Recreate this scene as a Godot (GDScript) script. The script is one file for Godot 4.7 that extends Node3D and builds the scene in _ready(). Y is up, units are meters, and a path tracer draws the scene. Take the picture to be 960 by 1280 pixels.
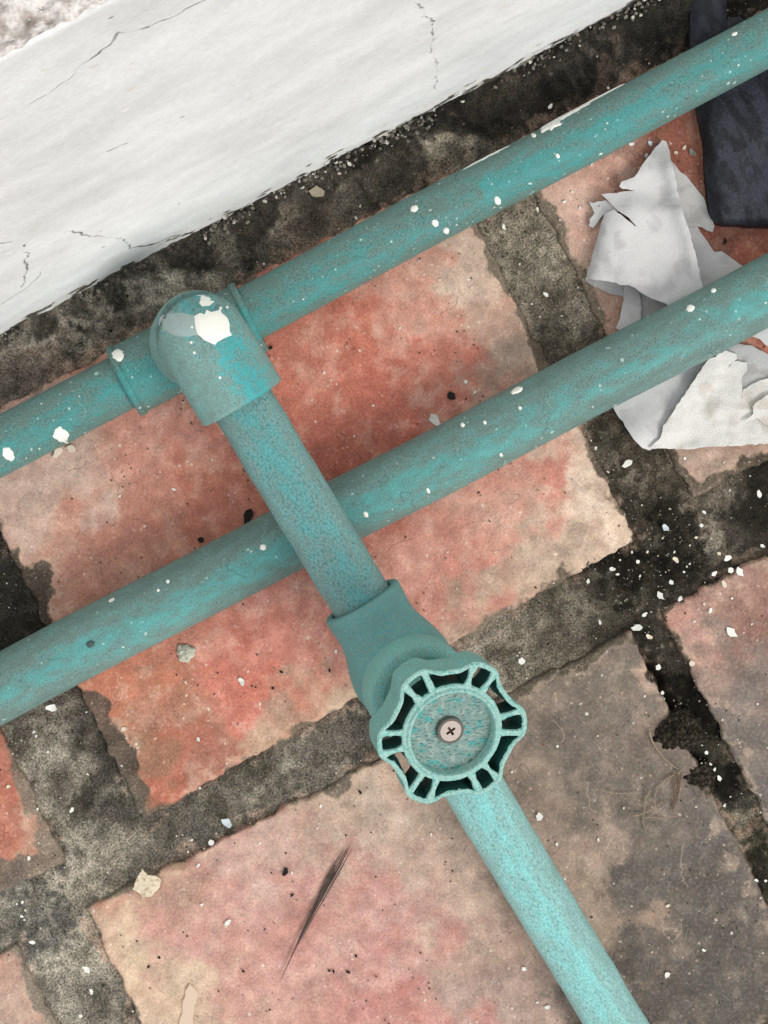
extends Node3D
# A corner of a yard seen from above: old terracotta tiles in dark mortar at the foot of a white wall, teal water pipes and a stop valve.
# Plan coordinates: the floor is measured in units of 0.4 mm on a plan turned by 27.5 degrees; g(u, v, h) turns a plan place at height h into metres.
const FOCAL := 2625.0
const EYE := 1.05
const CT := 0.88701
const SN := 0.46175

func g(u: float, v: float, h := 0.0) -> Vector3:
	var du := (u - 480.0) / FOCAL * (EYE - h)
	var dv := (v - 640.0) / FOCAL * (EYE - h)
	return Vector3(CT * du - SN * dv, h, SN * du + CT * dv)

func plan(p: Vector3) -> Vector2:
	var a := p.x * FOCAL / EYE
	var b := p.z * FOCAL / EYE
	return Vector2(480.0 + CT * a + SN * b, 640.0 - SN * a + CT * b)

# ---------------------------------------------------------------- helpers
var names := {}
var rng := RandomNumberGenerator.new()

func numbered(called: String) -> String:
	var n: int = names.get(called, 0)
	names[called] = n + 1
	return called if n == 0 else "%s_%03d" % [called, n]

func tag(o: Node, label: String, category: String, group := "", kind := "") -> void:
	if label: o.set_meta("label", label)
	if category: o.set_meta("category", category)
	if group: o.set_meta("group", group)
	if kind: o.set_meta("kind", kind)

func thing(called: String, label: String, category: String, at := Vector3.ZERO, group := "") -> Node3D:
	var o := Node3D.new()
	o.name = numbered(called)
	add_child(o)
	o.position = at
	tag(o, label, category, group)
	return o

# commits a mesh as one named node; the mesh is given in world axes and is moved to the parent's origin
func obj(called: String, mesh: Mesh, m: Material, parent: Node3D = null, origin := Vector3.ZERO) -> MeshInstance3D:
	var o := MeshInstance3D.new()
	o.name = called if parent else numbered(called)
	o.mesh = mesh
	o.material_override = m
	o.cast_shadow = GeometryInstance3D.SHADOW_CASTING_SETTING_ON
	if parent: parent.add_child(o, true)
	else: add_child(o, true)
	o.position = origin
	return o

func noise(sd: int, freq: float, oct := 4, kind := FastNoiseLite.TYPE_SIMPLEX_SMOOTH) -> FastNoiseLite:
	var n := FastNoiseLite.new()
	n.seed = sd
	n.noise_type = kind
	n.frequency = freq
	n.fractal_octaves = oct
	n.fractal_type = FastNoiseLite.FRACTAL_FBM if oct > 1 else FastNoiseLite.FRACTAL_NONE
	return n

func nbytes(w: int, h: int, n: FastNoiseLite) -> PackedByteArray:
	return n.get_image(w, h).get_data()

func ss(a: float, b: float, x: float) -> float:
	return smoothstep(a, b, x)

func am(P: PackedVector3Array, N: PackedVector3Array, U: PackedVector2Array, I: PackedInt32Array) -> ArrayMesh:
	var a := []
	a.resize(Mesh.ARRAY_MAX)
	a[Mesh.ARRAY_VERTEX] = P
	a[Mesh.ARRAY_NORMAL] = N
	a[Mesh.ARRAY_TEX_UV] = U
	a[Mesh.ARRAY_INDEX] = I
	var m := ArrayMesh.new()
	m.add_surface_from_arrays(Mesh.PRIMITIVE_TRIANGLES, a)
	return m

# a sheet of nx * ny points (row by row); its normal side is towards (d/dx cross d/dy), turned by flip
func grid(P: PackedVector3Array, nx: int, ny: int, U: PackedVector2Array, flip := false, wrap_x := false) -> ArrayMesh:
	var N := PackedVector3Array()
	N.resize(P.size())
	for j in ny:
		for i in nx:
			var i0 := maxi(i - 1, 0)
			var i1 := mini(i + 1, nx - 1)
			if wrap_x:
				if i == 0: i0 = nx - 2
				if i == nx - 1: i1 = 1
			var n := (P[j * nx + i1] - P[j * nx + i0]).cross(P[mini(j + 1, ny - 1) * nx + i] - P[maxi(j - 1, 0) * nx + i])
			n = n.normalized()
			N[j * nx + i] = -n if flip else n
	var I := PackedInt32Array()
	I.resize((nx - 1) * (ny - 1) * 6)
	var k := 0
	for j in ny - 1:
		for i in nx - 1:
			var a := j * nx + i
			var b := a + 1
			var c := a + nx
			var d := c + 1
			if flip:
				I[k] = a; I[k + 1] = b; I[k + 2] = c; I[k + 3] = b; I[k + 4] = d; I[k + 5] = c
			else:
				I[k] = a; I[k + 1] = c; I[k + 2] = b; I[k + 3] = b; I[k + 4] = c; I[k + 5] = d
			k += 6
	return am(P, N, U, I)

# a tube along points; v = 0.5 looks up, v > 0.5 towards side
func tube(pts: Array, radii: Array, segs := 40, uv_scale := 1.0, closed := true, lump: FastNoiseLite = null, amount := 0.0) -> ArrayMesh:
	var P := PackedVector3Array()
	var U := PackedVector2Array()
	var nx := segs + 1
	var run := 0.0
	var list := []
	for k in pts.size(): list.append([pts[k], radii[k]])
	var side := Vector3.ZERO
	for k in pts.size():
		var p: Vector3 = pts[k]
		var t: Vector3 = (pts[mini(k + 1, pts.size() - 1)] - pts[maxi(k - 1, 0)])
		if t.length() < 1e-7: t = (pts[mini(k + 2, pts.size() - 1)] - pts[maxi(k - 2, 0)])
		t = t.normalized()
		if k > 0: run += (pts[k] - pts[k - 1]).length()
		if side == Vector3.ZERO:
			side = t.cross(Vector3.UP) if absf(t.y) < 0.9 else Vector3.RIGHT
			if absf(t.y) < 0.9 and side.dot(Vector3(0.35, 0, 1)) < 0: side = -side
		side = (side - t * side.dot(t)).normalized()
		var up := side.cross(t)
		if up.dot(Vector3.UP) < 0 and absf(t.y) < 0.9: up = -up
		for i in nx:
			var a := TAU * i / segs - PI
			var d := up * cos(a) + side * sin(a)
			var r: float = radii[k]
			var q := p + d * r
			if lump: q += d * lump.get_noise_3d(q.x * 1000.0, q.y * 1000.0, q.z * 1000.0) * amount
			P.append(q)
			U.append(Vector2(run * uv_scale, float(i) / segs))
	# which way the rings turn
	var t0: Vector3 = (pts[1] - pts[0])
	if t0.length() < 1e-7: t0 = pts[2] - pts[0]
	var u0: Vector3 = P[segs / 2] - pts[0]
	var s0: Vector3 = P[segs * 3 / 4] - pts[0]
	var flip: bool = u0.cross(s0).dot(t0) < 0
	return grid(P, nx, pts.size(), U, flip, true)

func straight(a: Vector3, b: Vector3, n: int) -> Array:
	var l := []
	for k in n + 1: l.append(a.lerp(b, float(k) / n))
	return l

func same(r: float, n: int) -> Array:
	var l := []
	for k in n: l.append(r)
	return l

# a lathe about local +y through o with axis ax: profile of (radius, height)
func lathe(o: Vector3, ax: Vector3, prof: Array, segs := 48) -> ArrayMesh:
	ax = ax.normalized()
	var e1 := ax.cross(Vector3(0.3, 0.1, 1)).normalized()
	var e2 := ax.cross(e1)
	var st := SurfaceTool.new()
	st.begin(Mesh.PRIMITIVE_TRIANGLES)
	st.set_smooth_group(1)
	var group := 1
	for k in prof.size() - 1:
		if k > 0:
			var d0: Vector2 = prof[k] - prof[k - 1]
			var d1: Vector2 = prof[k + 1] - prof[k]
			if absf(d0.angle_to(d1)) > 0.7: group += 1
		for i in segs:
			var q := []
			for c in [[k, i], [k, i + 1], [k + 1, i + 1], [k + 1, i]]:
				var pr: Vector2 = prof[c[0]]
				var a: float = TAU * (c[1] % segs) / segs
				q.append(o + (e1 * cos(a) + e2 * sin(a)) * pr.x + ax * pr.y)
			st.set_smooth_group(group)
			for t in [0, 2, 1, 0, 3, 2]: st.add_vertex(q[t])
	st.generate_normals()
	return st.commit()

func hard(tris: PackedVector3Array) -> ArrayMesh:
	var st := SurfaceTool.new()
	st.begin(Mesh.PRIMITIVE_TRIANGLES)
	st.set_smooth_group(-1)
	for p in tris: st.add_vertex(p)
	st.generate_normals()
	return st.commit()

func inside(p: Vector2, poly: PackedVector2Array) -> bool:
	return Geometry2D.is_point_in_polygon(p, poly)

func edge_dist(p: Vector2, poly: PackedVector2Array) -> float:
	var best := 1e9
	for k in poly.size():
		var q := Geometry2D.get_closest_point_to_segment(p, poly[k], poly[(k + 1) % poly.size()])
		best = minf(best, p.distance_squared_to(q))
	return sqrt(best)

# a thin sheet with a ragged outline (plan places) and a height for every place
func sheet(outline: Array, height: Callable, thick: float, step := 7.0, rag := 1.0, sd := 1) -> ArrayMesh:
	var r := RandomNumberGenerator.new()
	r.seed = sd
	var ring := PackedVector2Array()
	for k in outline.size():
		var a: Vector2 = outline[k]
		var b: Vector2 = outline[(k + 1) % outline.size()]
		var n := maxi(1, int(a.distance_to(b) / step))
		for i in n:
			var p := a.lerp(b, float(i) / n)
			if i > 0: p += Vector2(r.randf_range(-rag, rag), r.randf_range(-rag, rag))
			ring.append(p)
	var pts := ring.duplicate()
	var lo := ring[0]
	var hi := ring[0]
	for p in ring:
		lo = lo.min(p)
		hi = hi.max(p)
	var y := lo.y
	while y < hi.y:
		var x := lo.x
		while x < hi.x:
			var p := Vector2(x + r.randf_range(-0.2, 0.2) * step, y + r.randf_range(-0.2, 0.2) * step)
			if inside(p, ring) and edge_dist(p, ring) > step * 0.55: pts.append(p)
			x += step
		y += step
	var tri := Geometry2D.triangulate_delaunay(pts)
	var P := PackedVector3Array()
	var U := PackedVector2Array()
	for p in pts:
		P.append(g(p.x, p.y, height.call(p.x, p.y)))
		U.append(p / 256.0)
	var m := pts.size()
	for k in m:
		P.append(P[k] - Vector3(0, thick, 0))
		U.append(U[k])
	var st := SurfaceTool.new()
	st.begin(Mesh.PRIMITIVE_TRIANGLES)
	var add := func(ids: Array, group: int):
		st.set_smooth_group(group)
		for i in ids:
			st.set_uv(U[i])
			st.add_vertex(P[i])
	for k in range(0, tri.size(), 3):
		var a := tri[k]
		var b := tri[k + 1]
		var c := tri[k + 2]
		if not inside((pts[a] + pts[b] + pts[c]) / 3.0, ring): continue
		if (P[b] - P[a]).cross(P[c] - P[a]).y > 0:
			var s := b
			b = c
			c = s
		add.call([a, b, c], 1)
		add.call([a + m, c + m, b + m], 2)
	var rn := ring.size()
	for k in rn:
		var a := k
		var b := (k + 1) % rn
		add.call([a, a + m, b, b, a + m, b + m], -1)
	st.generate_normals()
	return st.commit()

func v2(l: Array) -> Array:
	var o := []
	for k in range(0, l.size(), 2): o.append(Vector2(l[k], l[k + 1]))
	return o

func moved(mesh: ArrayMesh, by: Vector3) -> ArrayMesh:
	var m := ArrayMesh.new()
	for s in mesh.get_surface_count():
		var a := mesh.surface_get_arrays(s)
		var P: PackedVector3Array = a[Mesh.ARRAY_VERTEX]
		for k in P.size(): P[k] += by
		a[Mesh.ARRAY_VERTEX] = P
		m.add_surface_from_arrays(Mesh.PRIMITIVE_TRIANGLES, a)
	return m

# ---------------------------------------------------------------- textures
const GX0 := -0.30
const GZ0 := -0.25
const GW := 0.60

func gtex(x: float, z: float) -> Vector2:
	return Vector2((x - GX0) / GW, (z - GZ0) / GW)

func control(anchors: Array, w: int, dull := 0.1, gain := 1.0) -> PackedByteArray:
	var n := 112
	var data := PackedByteArray()
	data.resize(n * n * 3)
	var cnt := anchors.size() / 5
	var px := PackedFloat32Array()
	var pz := PackedFloat32Array()
	for k in cnt:
		var p := g(anchors[k * 5], anchors[k * 5 + 1])
		px.append((p.x - GX0) / GW * n)
		pz.append((p.z - GZ0) / GW * n)
	for j in n:
		for i in n:
			var sw := 0.0
			var r := 0.0
			var gg := 0.0
			var b := 0.0
			for k in cnt:
				var dx := px[k] - i
				var dz := pz[k] - j
				var d := dx * dx + dz * dz + 2.0
				var wt := 1.0 / (d * d)
				sw += wt
				if dull > 0.12 and anchors[k * 5 + 1] > 880: wt *= 0.92    # lower tiles darkened in colour to offset the stronger light on them
				r += wt * anchors[k * 5 + 2]
				gg += wt * anchors[k * 5 + 3]
				b += wt * anchors[k * 5 + 4]
			var at := (j * n + i) * 3
			var grey := (r * 0.4 + gg * 0.5 + b * 0.1) / sw
			data[at] = int(lerpf(r / sw, grey, dull) * gain)
			data[at + 1] = int(lerpf(gg / sw, grey, dull) * gain)
			data[at + 2] = int(lerpf(b / sw, grey, dull) * gain)
	var im := Image.create_from_data(n, n, false, Image.FORMAT_RGB8, data)
	im.resize(w, w, Image.INTERPOLATE_CUBIC)
	return im.get_data()

# hair lines: short wandering scratches or cracks
func hairs(data: PackedByteArray, w: int, h: int, count: int, c: Color, op: float, r: RandomNumberGenerator, reach := 45) -> void:
	for k in count:
		var p := Vector2(r.randf() * w, r.randf() * h)
		var a := r.randf() * TAU
		for i in r.randi_range(reach / 3, reach):
			a += r.randf_range(-0.45, 0.45)
			p += Vector2(cos(a), sin(a)) * 0.8
			var x := int(p.x)
			var y := int(p.y)
			if x < 0 or y < 0 or x >= w or y >= h: break
			var at := (y * w + x) * 3
			data[at] = int(lerpf(data[at], c.r8, op))
			data[at + 1] = int(lerpf(data[at + 1], c.g8, op))
			data[at + 2] = int(lerpf(data[at + 2], c.b8, op))

# spots: small ellipses set straight into the colours (grit, paint dust, pits)
func spots(data: PackedByteArray, w: int, h: int, count: int, rmin: float, rmax: float, cols: Array, r: RandomNumberGenerator, mask := PackedByteArray(), least := 0, stretch := 1.0) -> void:
	for k in count:
		var cx := r.randf() * w
		var cy := r.randf() * h
		if mask.size() and mask[(int(cy) % h) * w + int(cx) % w] < least: continue
		var rad := rmin + (rmax - rmin) * pow(r.randf(), 3.0)
		var ang := r.randf() * TAU
		var asp := r.randf_range(0.5, 1.0)
		var ca := cos(ang)
		var sa := sin(ang)
		var c: Color = cols[r.randi() % cols.size()]
		var op := r.randf_range(0.55, 1.0)
		var R := int(ceil(rad * stretch)) + 1
		for y in range(int(cy) - R, int(cy) + R + 1):
			for x in range(int(cx) - R, int(cx) + R + 1):
				if x < 0 or y < 0 or x >= w or y >= h: continue
				var dx := (x - cx) / stretch
				var dy := y - cy
				var a := (dx * ca + dy * sa) / rad
				var b := (-dx * sa + dy * ca) / (rad * asp)
				var d := sqrt(a * a + b * b)
				var t := clampf((1.0 - d) * rad + 0.5, 0.0, 1.0) * op
				if t <= 0.0: continue
				var at := (y * w + x) * 3
				data[at] = int(lerpf(data[at], c.r8, t))
				data[at + 1] = int(lerpf(data[at + 1], c.g8, t))
				data[at + 2] = int(lerpf(data[at + 2], c.b8, t))

func tex(data: PackedByteArray, w: int, h: int, fmt := Image.FORMAT_RGB8) -> ImageTexture:
	return ImageTexture.create_from_image(Image.create_from_data(w, h, false, fmt, data))

# how far a place lies inside a tile (128 is the edge, 1 step is about 0.11 mm), less where cement was smeared over the edge
func edge_map(w: int) -> PackedByteArray:
	var n := 320
	var data := PackedByteArray()
	data.resize(n * n)
	for j in n:
		for i in n:
			var x := GX0 + GW * (i + 0.5) / n
			var z := GZ0 + GW * (j + 0.5) / n
			var d := in_tile(x, z) * 1000.0 * 9.0
			for k in range(0, SMEAR.size(), 4):
				var p := smear_at[k / 4]
				var r: float = SMEAR[k + 2] * 0.0004
				var q := ((x - p.x) * (x - p.x) + (z - p.y) * (z - p.y)) / (r * r)
				if q < 3.0: d -= 90.0 * exp(-q * 1.6) * minf(1.6, SMEAR[k + 3])
			data[j * n + i] = clampi(int(128.0 + d), 0, 255)
	var im := Image.create_from_data(n, n, false, Image.FORMAT_L8, data)
	im.resize(w, w, Image.INTERPOLATE_CUBIC)
	return im.get_data()

var smear_at := PackedVector2Array()

func paint_tiles(anchors: Array, w: int, edge: PackedByteArray, mortar: PackedByteArray) -> Array:
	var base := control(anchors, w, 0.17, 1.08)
	var s := 1536.0 / w
	var nw := nbytes(w, w, noise(11, 0.012 * s, 5))
	var nw2 := nbytes(w, w, noise(12, 0.012 * s, 5))
	var mid := nbytes(w, w, noise(13, 0.035 * s, 6))
	var fine := nbytes(w, w, noise(14, 0.33 * s, 2))
	var dust := nbytes(w, w, noise(15, 0.011 * s, 8))
	var grime := nbytes(w, w, noise(16, 0.016 * s, 8))
	var scab := nbytes(w, w, noise(17, 0.03 * s, 8))
	var pits := nbytes(w, w, noise(18, 0.17 * s, 3))
	var data := PackedByteArray()
	data.resize(w * w * 3)
	var bump := PackedByteArray()
	bump.resize(w * w)
	for y in w:
		for x in w:
			var at := y * w + x
			var qx := clampi(x + (int(nw[at]) - 128) / 2 + (int(scab[at]) - 128) / 7, 0, w - 1)
			var qy := clampi(y + (int(nw2[at]) - 128) / 2 + (int(grime[at]) - 128) / 8, 0, w - 1)
			var b := (qy * w + qx) * 3
			var r := float(base[b])
			var gg := float(base[b + 1])
			var bb := float(base[b + 2])
			var red := clampf((r - gg) / 75.0, 0.0, 1.0)
			gg += 4.0 * red
			var sc := (int(scab[at]) - 128) * 0.6
			# pale lime dust in ragged patches
			var d := clampf((dust[at] + sc - 142.0) / 30.0, 0.0, 1.0)
			var t := d * (0.09 + 0.17 * red) + clampf((scab[at] - 154.0) / 16.0, 0.0, 1.0) * 0.10
			r += (216.0 - r) * t
			gg += (184.0 - gg) * t
			bb += (166.0 - bb) * t
			# bare red clay
			var e := clampf((116.0 - dust[at] - sc) / 26.0, 0.0, 1.0) * red * 0.15
			r += (182.0 - r) * e
			gg += (98.0 - gg) * e
			bb += (80.0 - bb) * e
			# grime
			var k := clampf((grime[at] + sc - 150.0) / 26.0, 0.0, 1.0) * (0.22 - 0.18 * red)
			r += (72.0 - r) * k
			gg += (64.0 - gg) * k
			bb += (57.0 - bb) * k
			# pale worn borders
			var wb := clampf((scab[at] * 0.8 + dust[at] * 0.4 - 112.0 - (edge[at] - 128.0) * 0.9) / 30.0, 0.0, 1.0) * 0.30
			r += (206.0 - r) * wb
			gg += (178.0 - gg) * wb
			bb += (152.0 - bb) * wb
			# cement and dirt smeared over the borders
			var m2 := clampf((grime[at] * 0.6 + scab[at] * 0.5 - 118.0 - (edge[at] - 128.0) * 1.6) / 34.0, 0.0, 1.0) * 0.78
			r += (mortar[b] * 1.05 - r) * m2
			gg += (mortar[b + 1] * 1.05 - gg) * m2
			bb += (mortar[b + 2] * 1.05 - bb) * m2
			var m := 1.0 + (mid[at] - 128.0) * 0.0007 + (fine[at] - 128.0) * (0.0010 + 0.0012 * m2) + (scab[at] - 128.0) * 0.0006
			var pit := clampf((pits[at] - 166.0 + (scab[at] - 128.0) * 0.25) / 16.0, 0.0, 1.0)
			m *= 1.0 - pit * 0.06
			var crumb := clampf((88.0 - pits[at] - (scab[at] - 128.0) * 0.3) / 16.0, 0.0, 1.0) * 0.16
			r += (224.0 - r) * crumb
			gg += (196.0 - gg) * crumb
			bb += (180.0 - bb) * crumb
			var p := at * 3
			data[p] = clampi(int(r * m), 0, 255)
			data[p + 1] = clampi(int(gg * m), 0, 255)
			data[p + 2] = clampi(int(bb * m), 0, 255)
			bump[at] = clampi(int(128.0 + (fine[at] - 128.0) * 0.35 + (mid[at] - 128.0) * 0.3 + (scab[at] - 128.0) * 0.35 + m2 * 26.0 - pit * 40.0 + crumb * 60.0), 0, 255)
	var r := RandomNumberGenerator.new()
	r.seed = 5
	var cream := [Color8(226, 212, 196), Color8(214, 186, 168), Color8(238, 232, 222), Color8(205, 165, 148)]
	hairs(data, w, w, 90, Color8(224, 200, 184), 0.4, r, 110)
	hairs(data, w, w, 70, Color8(96, 70, 60), 0.4, r, 60)
	spots(data, w, w, 16000, 0.6, 1.6, cream, r, scab, 132)
	spots(data, w, w, 6000, 0.6, 1.5, cream, r, dust, 130)
	spots(data, w, w, 1700, 0.6, 2.4, cream, r, grime, 100)
	spots(data, w, w, 800, 0.6, 2.2, [Color8(88, 66, 56), Color8(60, 50, 44), Color8(120, 70, 58)], r, mid, 120)
	return [tex(data, w, w), tex(bump, w, w, Image.FORMAT_L8)]

func paint_mortar(base: PackedByteArray, w: int, edge: PackedByteArray) -> Array:
	var s := 1536.0 / w
	var nw := nbytes(w, w, noise(21, 0.012 * s, 5))
	var nw2 := nbytes(w, w, noise(22, 0.012 * s, 5))
	var mid := nbytes(w, w, noise(23, 0.055 * s, 7))
	var fine := nbytes(w, w, noise(24, 0.30 * s, 3))
	var lime := nbytes(w, w, noise(25, 0.011 * s, 8))
	var black := nbytes(w, w, noise(26, 0.014 * s, 8))
	var data := PackedByteArray()
	data.resize(w * w * 3)
	var bump := PackedByteArray()
	bump.resize(w * w)
	for y in w:
		for x in w:
			var at := y * w + x
			var qx := clampi(x + (int(nw[at]) - 128) / 2 + (int(mid[at]) - 128) / 4, 0, w - 1)
			var qy := clampi(y + (int(nw2[at]) - 128) / 2 + (int(black[at]) - 128) / 5, 0, w - 1)
			var b := (qy * w + qx) * 3
			var up := 1.08 + 0.22 * clampf((base[b] - 55.0) / 50.0, 0.0, 1.0)
			var tone := (base[b] * 0.4 + base[b + 1] * 0.4 + base[b + 2] * 0.2) * up
			var r := lerpf(base[b] * up, tone, 0.12)
			var gg := lerpf(base[b + 1] * up, tone, 0.12)
			var bb := lerpf(base[b + 2] * up, tone, 0.12)
			var l := clampf((lime[at] + (mid[at] - 128.0) * 0.5 - 148.0) / 14.0, 0.0, 1.0) * clampf((r - 30.0) / 90.0, 0.0, 0.75)
			r += (168.0 - r) * l * 0.4
			gg += (160.0 - gg) * l * 0.4
			bb += (146.0 - bb) * l * 0.4
			var k := clampf((black[at] + (mid[at] - 128.0) * 0.5 - 148.0) / 22.0, 0.0, 1.0) * 0.34
			r += (38.0 - r) * k
			gg += (35.0 - gg) * k
			bb += (28.0 - bb) * k
			# clay dust and crumbs near the tiles
			var c := clampf((lime[at] * 0.5 + mid[at] * 0.5 - 106.0 - absf(edge[at] - 128.0) * 0.9) / 30.0, 0.0, 1.0) * 0.42 * clampf((r - 30.0) / 50.0, 0.0, 1.0)
			r += (166.0 - r) * c
			gg += (132.0 - gg) * c
			bb += (114.0 - bb) * c
			var m := 1.0 + (mid[at] - 128.0) * 0.0020 + (fine[at] - 128.0) * 0.0038
			var p := at * 3
			data[p] = clampi(int(r * m), 0, 255)
			data[p + 1] = clampi(int(gg * m), 0, 255)
			data[p + 2] = clampi(int(bb * m), 0, 255)
			bump[at] = clampi(int(128.0 + (fine[at] - 128.0) * 0.5 + (mid[at] - 128.0) * 0.5), 0, 255)
	var r := RandomNumberGenerator.new()
	r.seed = 6
	spots(data, w, w, 800, 0.6, 1.5, [Color8(196, 186, 168), Color8(168, 158, 140), Color8(222, 216, 204)], r, mid, 112)
	spots(data, w, w, 1500, 0.7, 2.2, [Color8(26, 24, 20), Color8(40, 36, 30)], r, black, 110)
	return [tex(data, w, w), tex(bump, w, w, Image.FORMAT_L8)]

# noise drawn out along the first axis, as dust and wear lie along a pipe
func drawn_out(w: int, h: int, n: FastNoiseLite, by: int) -> PackedByteArray:
	var im := n.get_image(w / by, h)
	im.resize(w, h, Image.INTERPOLATE_CUBIC)
	return im.get_data()

# old teal pipe paint: greyed by dust, cyan along a band and in patches, dark flecks, dust of white paint
func paint_pipe(w: int, h: int, sd: int, grey: Color, cyan: Color, band: float, wide: float, strength: float, dots: int, long := 5) -> Array:
	var big := drawn_out(w, h, noise(sd, 0.012, 4), long)
	var mid := drawn_out(w, h, noise(sd + 1, 0.05, 6), maxi(1, long / 2))
	var fine := nbytes(w, h, noise(sd + 2, 0.36, 2))
	var fleck := nbytes(w, h, noise(sd + 3, 0.22, 3))
	var data := PackedByteArray()
	data.resize(w * h * 3)
	var bump := PackedByteArray()
	bump.resize(w * h)
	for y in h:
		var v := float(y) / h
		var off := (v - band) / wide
		var bell := 0.42 if wide >= 0.2 else exp(-off * off)   # fittings take their cyan in patches, not in a band
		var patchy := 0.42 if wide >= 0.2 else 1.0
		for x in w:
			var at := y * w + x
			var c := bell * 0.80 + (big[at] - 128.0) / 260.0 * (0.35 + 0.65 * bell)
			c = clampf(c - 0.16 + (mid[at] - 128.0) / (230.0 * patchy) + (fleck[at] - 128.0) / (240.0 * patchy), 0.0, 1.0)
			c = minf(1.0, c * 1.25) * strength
			var m := 1.0 + (fine[at] - 128.0) * 0.0013 / patchy + (mid[at] - 128.0) * 0.0007 + (big[at] - 128.0) * 0.0005
			var dk := clampf((fleck[at] - 158.0) / 26.0, 0.0, 1.0) * (0.04 + 0.12 * clampf(4.0 * c * (1.0 - c), 0.0, 1.0))
			m *= 1.0 - dk
			var p := at * 3
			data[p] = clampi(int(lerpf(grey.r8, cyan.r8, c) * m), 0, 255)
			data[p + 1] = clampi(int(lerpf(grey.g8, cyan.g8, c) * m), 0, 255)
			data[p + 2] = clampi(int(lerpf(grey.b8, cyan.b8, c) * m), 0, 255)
			bump[at] = clampi(int(140.0 + (fine[at] - 128.0) * 0.5 + (mid[at] - 128.0) * 0.4 - dk * 150.0), 0, 255)
	var r := RandomNumberGenerator.new()
	r.seed = sd
	hairs(data, w, h, w * h / 11000, Color8(46, 78, 78), 0.5, r)
	hairs(data, w, h, w * h / 16000, Color8(170, 200, 194), 0.35, r, 70)
	if dots:
		var white := [Color8(232, 236, 228), Color8(205, 222, 214), Color8(240, 240, 232), Color8(170, 205, 196)]
		spots(data, w, h, dots, 0.7, 2.0, white, r, fleck, 96)
		spots(data, w, h, dots / 9, 1.4, 3.4, white, r)
	return [tex(data, w, h), tex(bump, w, h, Image.FORMAT_L8)]

# the white wall; plan is metres across x0..x1 and up 0..y1
func paint_wall(w: int, h: int, x0: float, x1: float, y1: float) -> Array:
	var big := nbytes(w, h, noise(41, 0.004, 5))
	var mid := nbytes(w, h, noise(42, 0.016, 5))
	var fine := nbytes(w, h, noise(43, 0.12, 4))
	var mould := nbytes(w, h, noise(44, 0.022, 7))
	var data := PackedByteArray()
	data.resize(w * h * 3)
	var bump := PackedByteArray()
	bump.resize(w * h)
	for y in h:
		var up := y1 * (1.0 - float(y) / h)
		for x in w:
			var at := y * w + x
			var m := 1.0 + (big[at] - 128.0) * 0.00040 + (mid[at] - 128.0) * 0.00025 + (fine[at] - 128.0) * 0.0003
			var st := clampf((mould[at] - 112.0 - (up - 0.006) * 3600.0) / 30.0, 0.0, 1.0) * 0.85
			var y2 := clampf((mould[at] - 150.0 - (up - 0.03) * 900.0) / 90.0, 0.0, 1.0) * 0.30
			var p := at * 3
			data[p] = clampi(int(lerpf(lerpf(230.0, 204.0, y2), 62.0, st) * m), 0, 255)
			data[p + 1] = clampi(int(lerpf(lerpf(231.0, 196.0, y2), 58.0, st) * m), 0, 255)
			data[p + 2] = clampi(int(lerpf(lerpf(231.0, 184.0, y2), 50.0, st) * m), 0, 255)
			bump[at] = clampi(int(128.0 + (fine[at] - 128.0) * 0.25 + (mid[at] - 128.0) * 0.5), 0, 255)
	var r := RandomNumberGenerator.new()
	r.seed = 9
	spots(data, w, h, 700, 1.0, 4.5, [Color8(250, 249, 246), Color8(222, 216, 204)], r)
	spots(data, w, h, 60, 1.0, 3.0, [Color8(130, 124, 112), Color8(170, 164, 150)], r)
	# hairline cracks in the plaster
	for line in wall_cracks:
		var jitter := noise(70 + int(line[0].x), 0.09, 3)
		var wd: float = line[0].y
		for k in range(1, line.size() - 1):
			var a: Vector2 = line[k]
			var b: Vector2 = line[k + 1]
			var n := int(a.distance_to(b) / (x1 - x0) * w * 1.5) + 2
			for i in n:
				var q := a.lerp(b, float(i) / n)
				var run := i * 0.16 + k * 37.0
				var X := (q.x - x0) / (x1 - x0) * w + jitter.get_noise_2d(run, 0.0) * 5.0
				var Y := (1.0 - q.y / y1) * h + jitter.get_noise_2d(run, 50.0) * 14.0
				var rx := wd * clampf(0.50 + 0.7 * jitter.get_noise_2d(run * 0.8, 90.0), 0.2, 0.9)
				var ry := rx * 1.9
				for yy in range(int(Y - ry), int(Y + ry) + 1):
					for xx in range(int(X - rx), int(X + rx) + 1):
						if xx < 0 or yy < 0 or xx >= w or yy >= h: continue
						var at := yy * w + xx
						if pow((xx - X) / (rx + 0.3), 2.0) + pow((yy - Y) / (ry + 0.3), 2.0) > 1.0: continue
						for c in 3: data[at * 3 + c] = maxi(70, int(data[at * 3 + c] * (0.90 if rx > 0.5 else 0.95)))
						bump[at] = int(bump[at] * 0.8)
	return [tex(data, w, h), tex(bump, w, h, Image.FORMAT_L8)]

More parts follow.
